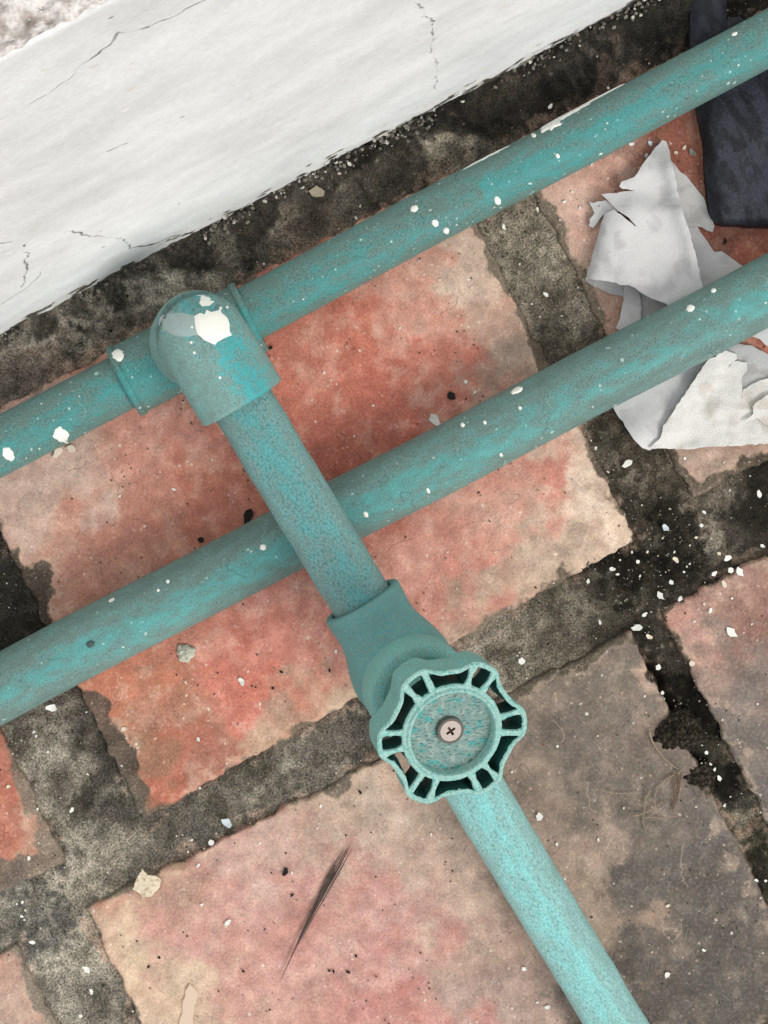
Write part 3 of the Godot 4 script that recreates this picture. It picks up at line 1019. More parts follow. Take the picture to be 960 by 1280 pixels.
func build_pipes() -> void:
	paint_white = flat(Color8(240, 240, 232), 0.5)
	var lump := noise(201, 0.05, 2)
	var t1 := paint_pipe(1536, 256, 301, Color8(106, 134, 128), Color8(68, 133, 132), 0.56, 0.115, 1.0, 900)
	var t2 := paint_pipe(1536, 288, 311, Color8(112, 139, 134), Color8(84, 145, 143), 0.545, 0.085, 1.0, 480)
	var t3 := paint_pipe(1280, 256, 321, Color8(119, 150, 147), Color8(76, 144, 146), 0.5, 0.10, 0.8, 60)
	var t5 := paint_pipe(1024, 256, 325, Color8(152, 194, 190), Color8(124, 194, 194), 0.5, 0.12, 0.8, 10)  # outlet colour made lighter to carry the brighter sky light there
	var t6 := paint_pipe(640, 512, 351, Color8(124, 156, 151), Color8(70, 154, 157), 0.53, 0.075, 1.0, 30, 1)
	var t4 := paint_pipe(640, 640, 331, Color8(122, 158, 153), Color8(64, 142, 144), 0.5, 0.25, 0.9, 0, 1)
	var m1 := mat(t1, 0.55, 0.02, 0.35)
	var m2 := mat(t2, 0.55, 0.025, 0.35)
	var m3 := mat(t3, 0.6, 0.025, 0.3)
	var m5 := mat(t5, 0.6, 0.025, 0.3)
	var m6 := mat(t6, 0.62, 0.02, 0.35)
	teal = tri(mat(t4, 0.58, 0.025, 0.35), 14.0)
	teal2 = tri(mat(paint_pipe(640, 640, 341, Color8(174, 208, 200), Color8(84, 156, 150), 0.5, 0.25, 1.0, 0, 1), 0.6, 0.05, 0.3), 14.0)
	teal4 = tri(mat(paint_pipe(384, 384, 365, Color8(136, 180, 172), Color8(86, 168, 166), 0.5, 0.2, 0.6, 0, 1), 0.6, 0.03, 0.3), 14.0)
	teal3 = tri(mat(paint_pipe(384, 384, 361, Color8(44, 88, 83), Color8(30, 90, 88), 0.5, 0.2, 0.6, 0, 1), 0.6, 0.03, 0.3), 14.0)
	for m in [m1, m2, m3, m5]: m.uv1_scale = Vector3(1.0 / 0.56, 1, 1)
	m6.uv1_scale = Vector3(1.0 / 0.16, 1, 1)

	# the pipe by the wall with the tee, elbow, branch and valve: welded together, one thing
	var h1 := 0.0182
	var root := thing("water_pipe", "teal water pipe along the wall with a branch, elbow and handwheel stop valve", "pipe", g(234, 436, 0.0))
	var off := -root.position
	var a1 := g(-120, 621, h1)
	var b1 := g(1090, -20, h1)
	var tee := g(234.5, 436, h1)
	var wob := noise(202, 4.0, 2)
	var l := []
	var rr := []
	for k in 61:
		var p := a1.lerp(b1, k / 60.0)
		p.z += wob.get_noise_1d(p.x) * 0.0012
		l.append(p)
		rr.append(lerpf(0.0141, 0.0131, k / 60.0))
	# beyond the picture the pipe goes on
	l.push_front(a1 + (a1 - b1).normalized() * 0.8)
	rr.push_front(0.0141)
	l.append(b1 + (b1 - a1).normalized() * 0.8)
	rr.append(0.0131)
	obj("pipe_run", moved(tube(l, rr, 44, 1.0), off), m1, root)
	# tee
	var tl := g(156, 477, h1)
	var tr := g(313, 396, h1)
	var rb := ribbed(tl, tr, 0.0180, 0.0014, 0)
	var tn := obj("tee", moved(tube(rb[0], rb[1], 44, 1.0), off), m1, root)
	for e in [[tl, tr], [tr, tl]]:
		var d: Vector3 = (e[1] - e[0]).normalized()
		obj("collar_ring", moved(tube([e[0] - d * 0.0005, e[0] - d * 0.0005, e[0] + d * 0.0026, e[0] + d * 0.0027], [0.0150, 0.0188, 0.0190, 0.0176], 44, 1.0), off), m1, tn)
	# branch axis
	var eh := 0.0745
	var ec := g(249.5, 415, eh)
	var cut := g(303.5, 505, 0.0705)
	var dir := (g(757, 1258, 0.022) - ec).normalized()
	cut = ec + dir * (cut - ec).length()
	# riser socket and elbow: a bend swept from the tee up and over
	var riser := (ec - tee).normalized()
	var path := []
	var rad := []
	var R := 0.0125
	var re := 0.0210
	path.append(tee + riser * 0.006); rad.append(0.0195)
	path.append(tee + riser * 0.020); rad.append(0.0198)
	path.append(tee + riser * 0.026); rad.append(re)
	path.append(ec - riser * R * 1.15); rad.append(re)
	for k in 13:
		var t := k / 12.0
		var p0 := ec - riser * R
		var p2 := ec + dir * R
		var p := p0.lerp(ec, t).lerp(ec.lerp(p2, t), t)
		path.append(p); rad.append(re)
	var cl := (cut - ec).length()
	for k in [0.45, 0.7, 0.93, 0.965]:
		path.append(ec + dir * cl * k); rad.append(re + 0.0004 * k)
	path.append(ec + dir * cl * 0.99); rad.append(re - 0.0002)
	path.append(ec + dir * cl); rad.append(re - 0.0016)
	path.append(ec + dir * cl * 1.0001); rad.append(0.012)
	elbow_mesh = tube(path, rad, 56, 1.0)
	# the outer corner of the bend is a dome
	var el := obj("elbow", moved(elbow_mesh, off), m6, root)
	# branch pipe: elbow to valve, valve to floor
	var vc := g(507, 842, 0.0495)
	vc = ec + dir * (vc - ec).dot(dir)
	var col := ec + dir * (g(452, 750, 0.0555) - ec).dot(dir)
	var far := ec + dir * 0.62
	far.y = maxf(far.y, -0.02)
	var br := straight(ec + dir * (cl - 0.004), col + dir * 0.012, 24)
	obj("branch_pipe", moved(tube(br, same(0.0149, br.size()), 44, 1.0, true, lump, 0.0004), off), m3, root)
	var out0 := vc + dir * 0.02
	var ol := straight(out0, ec + dir * 0.46, 40)
	var orr := []
	for k in ol.size(): orr.append(lerpf(0.0146, 0.0139, k / 40.0))
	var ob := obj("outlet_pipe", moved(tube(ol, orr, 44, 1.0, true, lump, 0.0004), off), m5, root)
	# valve: sockets, round body, bonnet with ring, stem
	var wc := g(566, 917, 0.118)
	var side := dir.cross(Vector3.UP).normalized()
	var axis := (wc - vc).normalized()
	var valve := obj("valve_body", moved(valve_mesh(col, vc, dir, axis), off), teal, root)
	var bo := vc + axis * 0.012
	obj("bonnet", moved(lathe(bo, axis, [Vector2(0.0, 0.0), Vector2(0.0246, 0.0), Vector2(0.0250, 0.004), Vector2(0.0250, 0.0155), Vector2(0.0244, 0.0172), Vector2(0.0232, 0.0178), Vector2(0.0196, 0.0178), Vector2(0.0188, 0.0172), Vector2(0.0184, 0.0140), Vector2(0.012, 0.0132), Vector2(0.0105, 0.020), Vector2(0.0095, 0.031), Vector2(0.006, 0.032), Vector2(0.0, 0.032)], 64), off), teal4, valve)
	obj("stem", moved(lathe(bo, axis, [Vector2(0.0045, 0.025), Vector2(0.0045, 0.058), Vector2(0.0, 0.058)], 20), off), teal, valve)
	build_wheel(root, wc, axis, off)
	# splashes of white wall paint on the pipe and elbow
	var rp := 0.0137
	for s in [[10, 567, 0.0028, 0.26, 0.0], [76, 543, 0.0040, 0.28, 0.32], [148, 445, 0.0030, 0.18, 0.0], [518, 261, 0.0022, 0.13, 0.0], [544, 279, 0.0016, 0.15, 0.0], [622, 251, 0.0016, 0.15, 0.0], [558, 289, 0.0016, 0.09, 0.0], [667, 169, 0.0012, 0.09, 0.0], [697, 195, 0.0010, 0.1, 0.0], [918, 42, 0.0016, 0.06, 0.0]]:
		var on := on_pipe(a1, b1, 0.0172 if s[0] == 148 else rp, s[0], s[1])
		obj("paint_splash", moved(splat(a1, b1, 0.0182 if s[0] == 148 else 0.0141, 0.0182 if s[0] == 148 else 0.0131, on.x, on.y, s[2], s[3], int(s[0]), 0.3, s[4]), off), paint_white, root)
	for s in [[742, 124, 0.018, 0.06], [706, 144, 0.012, 0.10], [690, 156, 0.0055, 0.16], [608, 197, 0.012, 0.04]]:
		var on := on_pipe(a1, b1, rp, s[0], s[1])
		obj("paint_run", moved(splat(a1, b1, 0.0141, 0.0131, on.x, maxf(on.y, -1.02), s[2], s[3], int(s[0]), 0.8), off), paint_white, root)
	# on the elbow: a thick white blot, a thin washed smear beside it and a small one above
	var smear_mat := flat(Color(0.9, 0.93, 0.92, 0.34), 0.6)
	smear_mat.transparency = BaseMaterial3D.TRANSPARENCY_ALPHA
	drape(el, "paint_smear", v2([196, 399, 203, 394, 214, 391, 228, 391, 241, 394, 252, 400, 252, 412, 246, 419, 232, 421, 217, 419, 205, 413, 198, 406]), smear_mat, off, 0.0002)
	drape(el, "paint_splash", v2([243, 395, 250, 391, 256, 393, 258, 387, 264, 390, 273, 388, 275, 385, 277, 391, 284, 397, 287, 405, 287, 414, 290, 419, 284, 421, 276, 425, 271, 428, 269, 431, 264, 429, 255, 425, 247, 418, 244, 408]), paint_white, off, 0.0006)
	drape(el, "paint_splash", v2([246, 369, 255, 369, 262, 372, 268, 377, 262, 382, 253, 383, 249, 379, 251, 374]), paint_white, off, 0.0005)
	for q in [[276, 385], [284, 384], [240, 409], [239, 428], [275, 472], [243, 441]]:
		drape(el, "paint_splash", disc(q[0], q[1], 1.8), paint_white, off, 0.0004)

	# second pipe
	var h2 := 0.0185
	var a2 := g(-140, 936, h2)
	var b2 := g(1100, 288, h2 + 0.004)
	var p2 := thing("lower_pipe", "plain teal pipe crossing under the branch, over the torn sheets", "pipe", Vector3((a2.x + b2.x) / 2, 0, (a2.z + b2.z) / 2))
	l = []
	rr = []
	for k in 61:
		var p := a2.lerp(b2, k / 60.0)
		p.z += wob.get_noise_1d(p.x + 9.0) * 0.0014
		l.append(p)
		rr.append(0.0163)
	l.push_front(a2 + (a2 - b2).normalized() * 0.8)
	rr.push_front(0.0163)
	l.append(b2 + (b2 - a2).normalized() * 0.8)
	rr.append(0.0163)
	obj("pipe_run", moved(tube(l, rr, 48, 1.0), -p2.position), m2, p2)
	for s in [[329, 684, 0.0016, 0.11], [457, 643, 0.0013, 0.1], [863, 385, 0.0020, 0.1], [646, 488, 0.0032, 0.08], [113, 805, 0.0022, 0.1], [210, 727, 0.0010, 0.06], [578, 531, 0.0010, 0.06], [606, 528, 0.0009, 0.06], [626, 568, 0.0009, 0.06], [140, 751, 0.0026, 0.07], [535, 613, 0.0009, 0.1], [892, 363, 0.0014, 0.05], [198, 738, 0.0008, 0.05], [650, 510, 0.0009, 0.06]]:
		var on := on_pipe(a2, b2, 0.0163, s[0], s[1])
		obj("paint_splash" if s[0] != 113 else "grey_scuff", moved(splat(a2, b2, 0.0163, 0.0163, on.x, on.y, s[2], s[3], int(s[0]), 0.25), -p2.position), paint_white if s[0] != 113 else flat(Color8(70, 84, 82), 0.7), p2)

var elbow_mesh: ArrayMesh

func disc(u: float, v: float, r: float) -> Array:
	var l := []
	for k in 9: l.append(Vector2(u + r * cos(TAU * k / 9), v + r * sin(TAU * k / 9)))
	return l

# lays a thin patch on the elbow
func drape(parent: Node3D, called: String, outline: Array, m: Material, off: Vector3, lift: float) -> void:
	var arr := elbow_mesh.surface_get_arrays(0)
	var P: PackedVector3Array = arr[Mesh.ARRAY_VERTEX]
	var I: PackedInt32Array = arr[Mesh.ARRAY_INDEX]
	var use := []
	var poly := PackedVector2Array(outline)
	var seen := {}
	var find := func(u: float, v: float) -> float:
		var from := Vector3(0, EYE, 0)
		var ray := (g(u, v, 0.0) - from)
		var best := -1.0
		var h := 0.09
		for k in range(0, I.size(), 3):
			var hit = Geometry3D.ray_intersects_triangle(from * 1000.0, ray, P[I[k]] * 1000.0, P[I[k + 1]] * 1000.0, P[I[k + 2]] * 1000.0)
			if hit != null and hit.y * 0.001 > best: best = hit.y * 0.001
		return best if best > 0 else h
	var heights := func(u: float, v: float) -> float:
		var key := Vector2(u, v)
		if not seen.has(key): seen[key] = find.call(u, v) + (lift if edge_dist(key, poly) > 1.2 else lift * 0.3)
		return seen[key]
	var mesh := sheet(outline, heights, 0.0006, 4.0, 0.3, 3)
	obj(called, moved(mesh, off), m, parent)

# socket, throat and rounded body of the valve as one closed skin
func valve_mesh(col: Vector3, vc: Vector3, dir: Vector3, axis: Vector3) -> ArrayMesh:
	var l := []
	var rr := []
	var whole := vc + dir * 0.036
	var n := 40
	l.append(col + dir * 0.006); rr.append(0.0150)
	l.append(col + dir * 0.0004); rr.append(0.0156)
	l.append(col); rr.append(0.0168)
	l.append(col); rr.append(0.0188)
	l.append(col + dir * 0.0008); rr.append(0.0197)
	for k in n + 1:
		var p := (col + dir * 0.002).lerp(whole, k / float(n))
		var d := (p - vc).dot(dir)
		var r := 0.0199 + 0.0052 * exp(-pow((d + 0.002) / 0.017, 2.0)) - 0.0012 * exp(-pow((d + 0.026) / 0.008, 2.0))
		l.append(p)
		rr.append(r)
	l.append(whole + dir * 0.001); rr.append(0.0192)
	l.append(whole + dir * 0.001); rr.append(0.0150)
	return tube(l, rr, 56, 1.0)

func build_wheel(root: Node3D, wc: Vector3, axis: Vector3, off: Vector3) -> void:
	# the walls inside the wheel take a darker teal than its top
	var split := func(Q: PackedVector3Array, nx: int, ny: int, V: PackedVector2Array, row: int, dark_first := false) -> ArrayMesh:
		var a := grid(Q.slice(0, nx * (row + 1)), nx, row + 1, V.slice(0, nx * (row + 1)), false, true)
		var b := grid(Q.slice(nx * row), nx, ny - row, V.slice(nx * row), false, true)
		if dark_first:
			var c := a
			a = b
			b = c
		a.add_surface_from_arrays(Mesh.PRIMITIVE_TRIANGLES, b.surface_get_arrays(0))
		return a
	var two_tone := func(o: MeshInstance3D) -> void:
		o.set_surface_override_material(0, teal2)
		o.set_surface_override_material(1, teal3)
	var wheel := Node3D.new()
	wheel.name = "handwheel"
	root.add_child(wheel)
	# local frame: +y along the axis; x towards the lobe that points along the pipes
	var y := axis
	var xdir := Vector3(CT * cos(-0.05) - SN * sin(-0.05), 0, SN * cos(-0.05) + CT * sin(-0.05))
	var zdir := xdir.cross(y).normalized()
	xdir = y.cross(zdir).normalized()
	wheel.transform = Transform3D(Basis(xdir, y, zdir), wc + off)
	var outer := func(a: float) -> float:
		var c := cos(6.0 * a)
		return 0.0326 + 0.0024 * (tanh(c * 1.7) / tanh(1.7)) + 0.0002 * sin(3.0 * a + 1.0)
	# rim: a wavy wall, rough along its upper edge
	var nn := noise(401, 1.0, 3)
	var segs := 216
	var prof := [[0.0, -0.0172], [0.0, -0.0007], [0.0006, -0.0001], [0.0011, 0.0002], [0.0019, -0.0001], [0.0023, -0.0007], [0.0030, -0.0172], [0.0, -0.0172]]
	var P := PackedVector3Array()
	var U := PackedVector2Array()
	for j in prof.size():
		for i in segs + 1:
			var a := TAU * (i % segs) / segs
			var o: float = outer.call(a)
			var rough := 0.0005 * nn.get_noise_2d(i * 0.5 if i < segs else 0.0, j * 3.0)
			var r: float = o - prof[j][0] - (0.0009 * maxf(0.0, -prof[j][1]) / 0.016) + (rough if j > 1 and j < 6 else 0.0)
			P.append(Vector3(cos(a) * r, prof[j][1] + rough, sin(a) * r))
			U.append(Vector2(i / float(segs), j))
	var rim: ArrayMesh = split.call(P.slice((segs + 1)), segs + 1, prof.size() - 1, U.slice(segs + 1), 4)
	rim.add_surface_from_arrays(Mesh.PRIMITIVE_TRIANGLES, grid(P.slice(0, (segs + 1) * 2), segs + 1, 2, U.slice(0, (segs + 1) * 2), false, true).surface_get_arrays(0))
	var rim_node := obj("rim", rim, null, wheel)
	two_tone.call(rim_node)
	rim_node.set_surface_override_material(2, teal4)
	# hub: ring, lip and sunk dish
	P = PackedVector3Array()
	U = PackedVector2Array()
	var hub := [[0.0230, -0.0150], [0.0233, -0.0012], [0.0229, -0.0003], [0.0220, 0.0], [0.0214, -0.0001], [0.0210, 0.0008], [0.0204, 0.0013], [0.0197, 0.0008], [0.0194, -0.0008], [0.0190, -0.0056]]
	for j in hub.size():
		for i in 97:
			var a := TAU * (i % 96) / 96
			var rough := 0.0003 * nn.get_noise_2d((i % 96) * 0.9, j * 2.0 + 40.0)
			P.append(Vector3(cos(a) * (hub[j][0] + rough), hub[j][1] + rough * 0.5, sin(a) * (hub[j][0] + rough)))
			U.append(Vector2(i / 96.0, j))
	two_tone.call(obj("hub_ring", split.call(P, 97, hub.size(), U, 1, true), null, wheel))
	var dt := paint_dish()
	P = PackedVector3Array()
	U = PackedVector2Array()
	for j in 9:
		for i in 65:
			var a := TAU * (i % 64) / 64
			var r := lerpf(0.0196, 0.0, j / 8.0)
			P.append(Vector3(cos(a) * r, -0.0056 + 0.0016 * (r / 0.0196) * (r / 0.0196), sin(a) * r))
			U.append(Vector2(0.5 + cos(a) * r / 0.04, 0.5 + sin(a) * r / 0.04))
	obj("dish", grid(P, 65, 9, U, false, true), mat(dt, 0.5, 0.02, 0.4), wheel)
	P = PackedVector3Array()
	U = PackedVector2Array()
	for j in 2:
		for i in 65:
			var a := TAU * (i % 64) / 64
			P.append(Vector3(cos(a) * (0.0236 if j else 0.0), -0.0150, sin(a) * (0.0236 if j else 0.0)))
			U.append(Vector2(i / 64.0, j))
	obj("hub_underside", grid(P, 65, 2, U, false, true), teal, wheel)
	# spokes: two to each lobe
	for k in 6:
		for s in [-1.0, 1.0]:
			var a: float = TAU * k / 6.0 + s * 0.165 + 0.03 * nn.get_noise_2d(k * 5.0, s * 9.0)
			var r1: float = outer.call(a) - 0.0016
			var st := PackedVector3Array()
			var cap := PackedVector3Array()
			var d := Vector3(cos(a), 0, sin(a))
			var n := Vector3(-sin(a), 0, cos(a))
			var sec := [Vector2(-0.0008, -0.0135), Vector2(-0.0013, -0.0012), Vector2(-0.0009, -0.0004), Vector2(0.0009, -0.0004), Vector2(0.0013, -0.0012), Vector2(0.0008, -0.0135)]
			var steps := 5
			for q in steps:
				for e in sec.size():
					var c0: Vector2 = sec[e]
					var c1: Vector2 = sec[(e + 1) % sec.size()]
					var f := []
					for cc in [[q, c0], [q + 1, c0], [q + 1, c1], [q, c1]]:
						var t: float = cc[0] / float(steps)
						var flare := 1.0 + 0.7 * pow(absf(t * 2.0 - 1.0), 2.0) + 0.5 * nn.get_noise_2d(t * 6.0, a * 20.0)
						f.append(d * lerpf(0.0222, r1, t) + n * cc[1].x * flare + Vector3(0, cc[1].y + 0.0003 * nn.get_noise_2d(t * 9.0, a * 31.0), 0))
					(cap if e in [1, 2, 3] else st).append_array(PackedVector3Array([f[0], f[2], f[1], f[0], f[3], f[2]]))
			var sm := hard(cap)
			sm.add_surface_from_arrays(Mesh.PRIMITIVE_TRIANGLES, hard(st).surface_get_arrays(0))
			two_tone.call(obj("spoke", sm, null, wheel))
	# screw with a cross recess
	var steel := flat(Color8(124, 116, 111), 0.45, 0.5)
	steel.metallic_specular = 0.5
	steel.metallic = 0.6
	var rust := flat(Color8(92, 62, 52), 0.8)
	var head := CSGCylinder3D.new()
	head.name = "screw"
	head.radius = 0.0049
	head.height = 0.0030
	head.sides = 40
	head.material = steel
	wheel.add_child(head)
	head.position = Vector3(0, -0.0044, 0)
	head.rotation.y = 0.5
	for k in 2:
		var cb := CSGBox3D.new()
		cb.name = "recess"
		cb.size = Vector3(0.0046, 0.0030, 0.0011) if k == 0 else Vector3(0.0011, 0.0030, 0.0046)
		cb.operation = CSGShape3D.OPERATION_SUBTRACTION
		cb.material = rust
		cb.position = Vector3(0, 0.0011, 0)
		head.add_child(cb, true)
	var washer := lathe(Vector3(0, -0.0016, 0), Vector3.UP, [Vector2(0.0050, -0.0042), Vector2(0.0062, -0.0040), Vector2(0.0063, -0.0022), Vector2(0.0060, -0.0012), Vector2(0.0055, -0.0009), Vector2(0.0050, -0.0012), Vector2(0.0047, -0.0018)], 48)
	obj("washer", washer, steel, wheel)

func paint_dish() -> Array:
	var w := 384
	var mid := nbytes(w, w, noise(411, 0.022, 6))
	var fine := nbytes(w, w, noise(412, 0.25, 3))
	var streak := drawn_out(w, w, noise(413, 0.10, 3), 3)
	var rub := drawn_out(w, w, noise(414, 0.02, 5), 2)
	var data := PackedByteArray()
	data.resize(w * w * 3)
	for at in w * w:
		var t := ss(120, 200, mid[at])
		var c := ss(168, 184, rub[at]) * 0.7
		var m := 1.0 + (fine[at] - 128.0) * 0.0022 - ss(170, 184, streak[at]) * 0.34
		data[at * 3] = clampi(int(lerpf(lerpf(116, 146, t), 56, c) * m), 0, 255)
		data[at * 3 + 1] = clampi(int(lerpf(lerpf(146, 164, t), 152, c) * m), 0, 255)
		data[at * 3 + 2] = clampi(int(lerpf(lerpf(140, 158, t), 152, c) * m), 0, 255)
	return [tex(data, w, w), tex(fine, w, w, Image.FORMAT_L8)]

# ---------------------------------------------------------------- torn sheets, slab, debris
func build_sheets() -> void:
	var st := paint_plain(512, 501, Color8(208, 207, 207), Color8(190, 188, 189), 120, 205, 0.008, 0.0004, [Color8(150, 146, 142)], 12)
	var sm := mat(st, 0.55, 0.03, 0.3)
	var pt := paint_plain(512, 505, Color8(216, 214, 210), Color8(202, 196, 188), 130, 210, 0.010, 0.0005, [Color8(160, 148, 130)], 20)
	var pm := mat(pt, 0.6, 0.05, 0.3)
	var gt := paint_plain(512, 507, Color8(186, 186, 185), Color8(168, 166, 165), 120, 205, 0.014, 0.0006, [], 0)
	var gm := mat(gt, 0.6, 0.03, 0.3)
	var wv := noise(511, 0.02, 3)
	var lay := func(called: String, label: String, outline: Array, fn: Callable, m: Material, step: float, sd: int, category := "torn sheet") -> MeshInstance3D:
		var c := Vector2.ZERO
		for p in outline: c += p / outline.size()
		var o := g(c.x, c.y)
		var n := obj(called, moved(sheet(outline, fn, 0.0007, step, 1.1, sd), -o), m, null, o)
		tag(n, label, category, "torn grey-white sheets on the floor")
		return n
	# under layer, to the right
	lay.call("torn_sheet", "flat grey-white torn sheet running right under the lower pipe", v2([846, 262, 871, 281, 880, 296, 890, 311, 893, 315, 902, 314, 926, 331, 950, 345, 964, 392, 950, 420, 905, 425, 862, 400, 852, 330]),
		func(u, v): return 0.0016 + 0.0007 * wv.get_noise_2d(u, v), sm, 8.0, 11)
	# back flap behind the ridge
	lay.call("torn_sheet", "grey triangular flap of sheet leaning towards the black slab", v2([838, 200, 848, 212, 862, 225, 880, 247, 884, 262, 893, 283, 891, 290, 872, 283, 855, 281, 843, 262]),
		func(u, v): return 0.0022 + 0.0020 * ss(880, 840, u) + 0.0008 * wv.get_noise_2d(u, v + 90), gm, 6.0, 12)
	# strip under the flap
	lay.call("torn_sheet", "narrow pale strip of sheet poking out below the folded flap", v2([783, 350, 800, 360, 801, 380, 803, 410, 795, 420, 770, 410, 776, 392]),
		func(u, v): return 0.0040 + 0.0009 * wv.get_noise_2d(u, v), sm, 6.0, 13)
	lay.call("torn_sheet", "shaded grey piece of sheet between the folded flap and pipe", v2([795, 350, 850, 360, 872, 380, 850, 410, 800, 415, 798, 380]),
		func(u, v): return 0.0022 + 0.0006 * wv.get_noise_2d(u, v), gm, 7.0, 14)
	# tongue at the left
	lay.call("torn_sheet", "small curled tongue of sheet at the left of the fold", v2([736, 252, 742, 254, 757, 250, 775, 262, 770, 268, 755, 268, 748, 276, 741, 285, 736, 282, 737, 274, 743, 266, 740, 259]),
		func(u, v): return 0.0030 + 0.0022 * ss(735, 770, u) + 0.0007 * wv.get_noise_2d(u, v), sm, 4.0, 15)
	# folded piece: lower layer and big upper flap with its bend at the left
	var bend := func(u: float, v: float) -> float:
		var left := 731.0 + (354.0 - v) * 0.27
		var d := clampf((u - left) / 34.0, 0.0, 1.0)
		return 0.0052 + 0.0062 * sqrt(maxf(0.0, 1.0 - (1.0 - d) * (1.0 - d)))
	lay.call("torn_sheet", "underside layer of the folded sheet, edge showing below the bend", v2([733, 352, 742, 358, 760, 366, 780, 371, 800, 360, 800, 320, 760, 300, 748, 300, 739, 330]),
		func(u, v): return 0.0052 - 0.0030 * ss(735, 775, u) + 0.0004 * wv.get_noise_2d(u, v), gm, 6.0, 16)
	lay.call("torn_sheet", "large folded grey-white sheet with a pointed top between the pipes", v2([731, 352, 735, 349, 750, 350, 765, 353, 790, 358, 803, 367, 820, 375, 836, 382, 850, 404, 888, 404, 880, 366, 877, 352, 870, 320, 862, 290, 852, 259, 846, 232, 841, 207, 836, 186, 833, 177, 828, 175, 823, 181, 805, 203, 793, 221, 777, 227, 774, 233, 778, 236, 795, 238, 775, 240, 752, 243, 765, 256, 786, 272, 801, 288, 784, 275, 768, 262, 756, 267, 750, 285, 740, 320]),
		func(u, v):
			var h: float = bend.call(u, v) if v > 268 else lerpf(bend.call(u, 268.0), 0.0062, ss(268, 236, v))
			h += 0.0035 * ss(870, 800, u) * ss(300, 380, v) - 0.003 * ss(215, 178, v)
			h += 0.0052 * exp(-pow((u - (829 + (v - 175) * 0.268)) / 12.0, 2.0)) * ss(176, 215, v)   # the ridge along the right edge
			h -= 0.0011 * exp(-pow((v - 252.0 - (u - 820) * -0.1) / 3.0, 2.0)) * ss(814, 824, u)
			return h + 0.0009 * wv.get_noise_2d(u, v + 30), sm, 5.0, 17)
	# below the lower pipe
	lay.call("torn_sheet", "smooth grey-white sheet curling up at the dark joint below the pipe", v2([760, 500, 770, 516, 779, 527, 785, 538, 792, 549, 803, 560, 812, 563, 830, 552, 850, 530, 880, 480, 892, 450, 870, 440, 820, 462]),
		func(u, v): return 0.0022 + 0.0050 * ss(50, 0, absf((u - 800) * 0.5 + (v - 548))) * ss(850, 790, u) + 0.0008 * wv.get_noise_2d(u, v), sm, 6.0, 18)
	lay.call("torn_sheet", "grey sheet layer at the right edge behind the cracked flake", v2([900, 440, 915, 428, 940, 432, 970, 448, 1010, 470, 1010, 540, 960, 520, 925, 490]),
		func(u, v): return 0.0030 + 0.0009 * wv.get_noise_2d(u, v), gm, 7.0, 19)
	lay.call("torn_sheet", "cracked white peeled sheet with ragged edges right of the joint", v2([885, 450, 878, 459, 872, 468, 858, 489, 844, 511, 836, 523, 829, 532, 828, 540, 825, 548, 818, 554, 812, 560, 847, 562, 900, 558, 960, 555, 1015, 552, 1015, 455, 985, 462, 960, 473, 945, 478, 929, 487, 927, 505, 928, 487, 927, 472, 934, 463, 934, 453, 922, 451, 905, 464, 921, 449, 921, 443, 907, 438]),
		func(u, v): return 0.0046 + 0.0022 * ss(30, 0, absf((u - 812) * 0.83 - (560 - v) * 0.55)) + 0.0012 * wv.get_noise_2d(u * 1.3, v * 1.3) + 0.0008 * ss(0.0, 0.25, wv.get_noise_2d(u * 0.6 + 80, v * 2.0)), pm, 5.0, 20)
	lay.call("torn_sheet", "top flake of peeled white sheet at the right edge", v2([1000, 480, 975, 487, 958, 494, 946, 502, 941, 508, 942, 517, 930, 528, 946, 522, 980, 548, 1010, 545]),
		func(u, v): return 0.0066 + 0.0010 * wv.get_noise_2d(u, v), pm, 5.0, 21)
	lay.call("torn_sheet", "small white corner of sheet under the lower pipe at right", v2([935, 418, 950, 424, 962, 434, 985, 430, 985, 400, 945, 402]),
		func(u, v): return 0.0034 + 0.0008 * wv.get_noise_2d(u, v), sm, 6.0, 22)

func build_black_slab() -> void:
	var bt := paint_plain(512, 601, Color8(52, 54, 63), Color8(28, 29, 36), 110, 180, 0.02, 0.0022, [Color8(74, 76, 84), Color8(16, 16, 20)], 260)
	var bm := tri(mat(bt, 0.6, 0.1, 0.4), 5.0)
	bm.uv1_scale = Vector3(9, 4, 4)
	var wr := noise(611, 0.05, 4)
	var o := g(930, 190)
	var root := thing("black_slab", "black wrinkled rubber slab lying beside the torn sheets under the pipe", "rubber slab", o)
	var wrinkle := func(u: float, v: float) -> float: return 0.0012 * wr.get_noise_2d(u * 2.4, v * 0.35)
	var outline := v2([868, 110, 870, 130, 876, 160, 881, 185, 881, 215, 885, 250, 889, 272, 896, 279, 930, 281, 965, 283, 1010, 286, 1030, 200, 1020, 60, 940, 70])
	var fn := func(u: float, v: float) -> float:
		var left := 867.0 + (v - 110) * 0.13
		var h := 0.0055 + 0.0085 * ss(left + 1, left + 17, u) * ss(75, 170, v)
		return h + wrinkle.call(u, v) - 0.004 * ss(272, 283, v)
	obj("slab", moved(sheet(outline, fn, 0.0125, 5.0, 0.6, 31), -o), bm, root)
	var strip := v2([864, -30, 863, 20, 863, 60, 868, 95, 872, 118, 920, 118, 912, 60, 909, 30, 908, -30])
	obj("strap", moved(sheet(strip, func(u, v): return 0.0045 + 0.004 * ss(862, 874, u) * ss(912, 900, u) * ss(70, 30, v) + wrinkle.call(u, v), 0.006, 5.0, 0.5, 32), -o), bm, root)
	obj("rounded_end", moved(sheet(v2([905, 27, 912, 22, 922, 21, 934, 26, 944, 40, 940, 70, 905, 70]), func(u, v): return 0.005 + wrinkle.call(u, v), 0.006, 5.0, 0.4, 33), -o), bm, root)

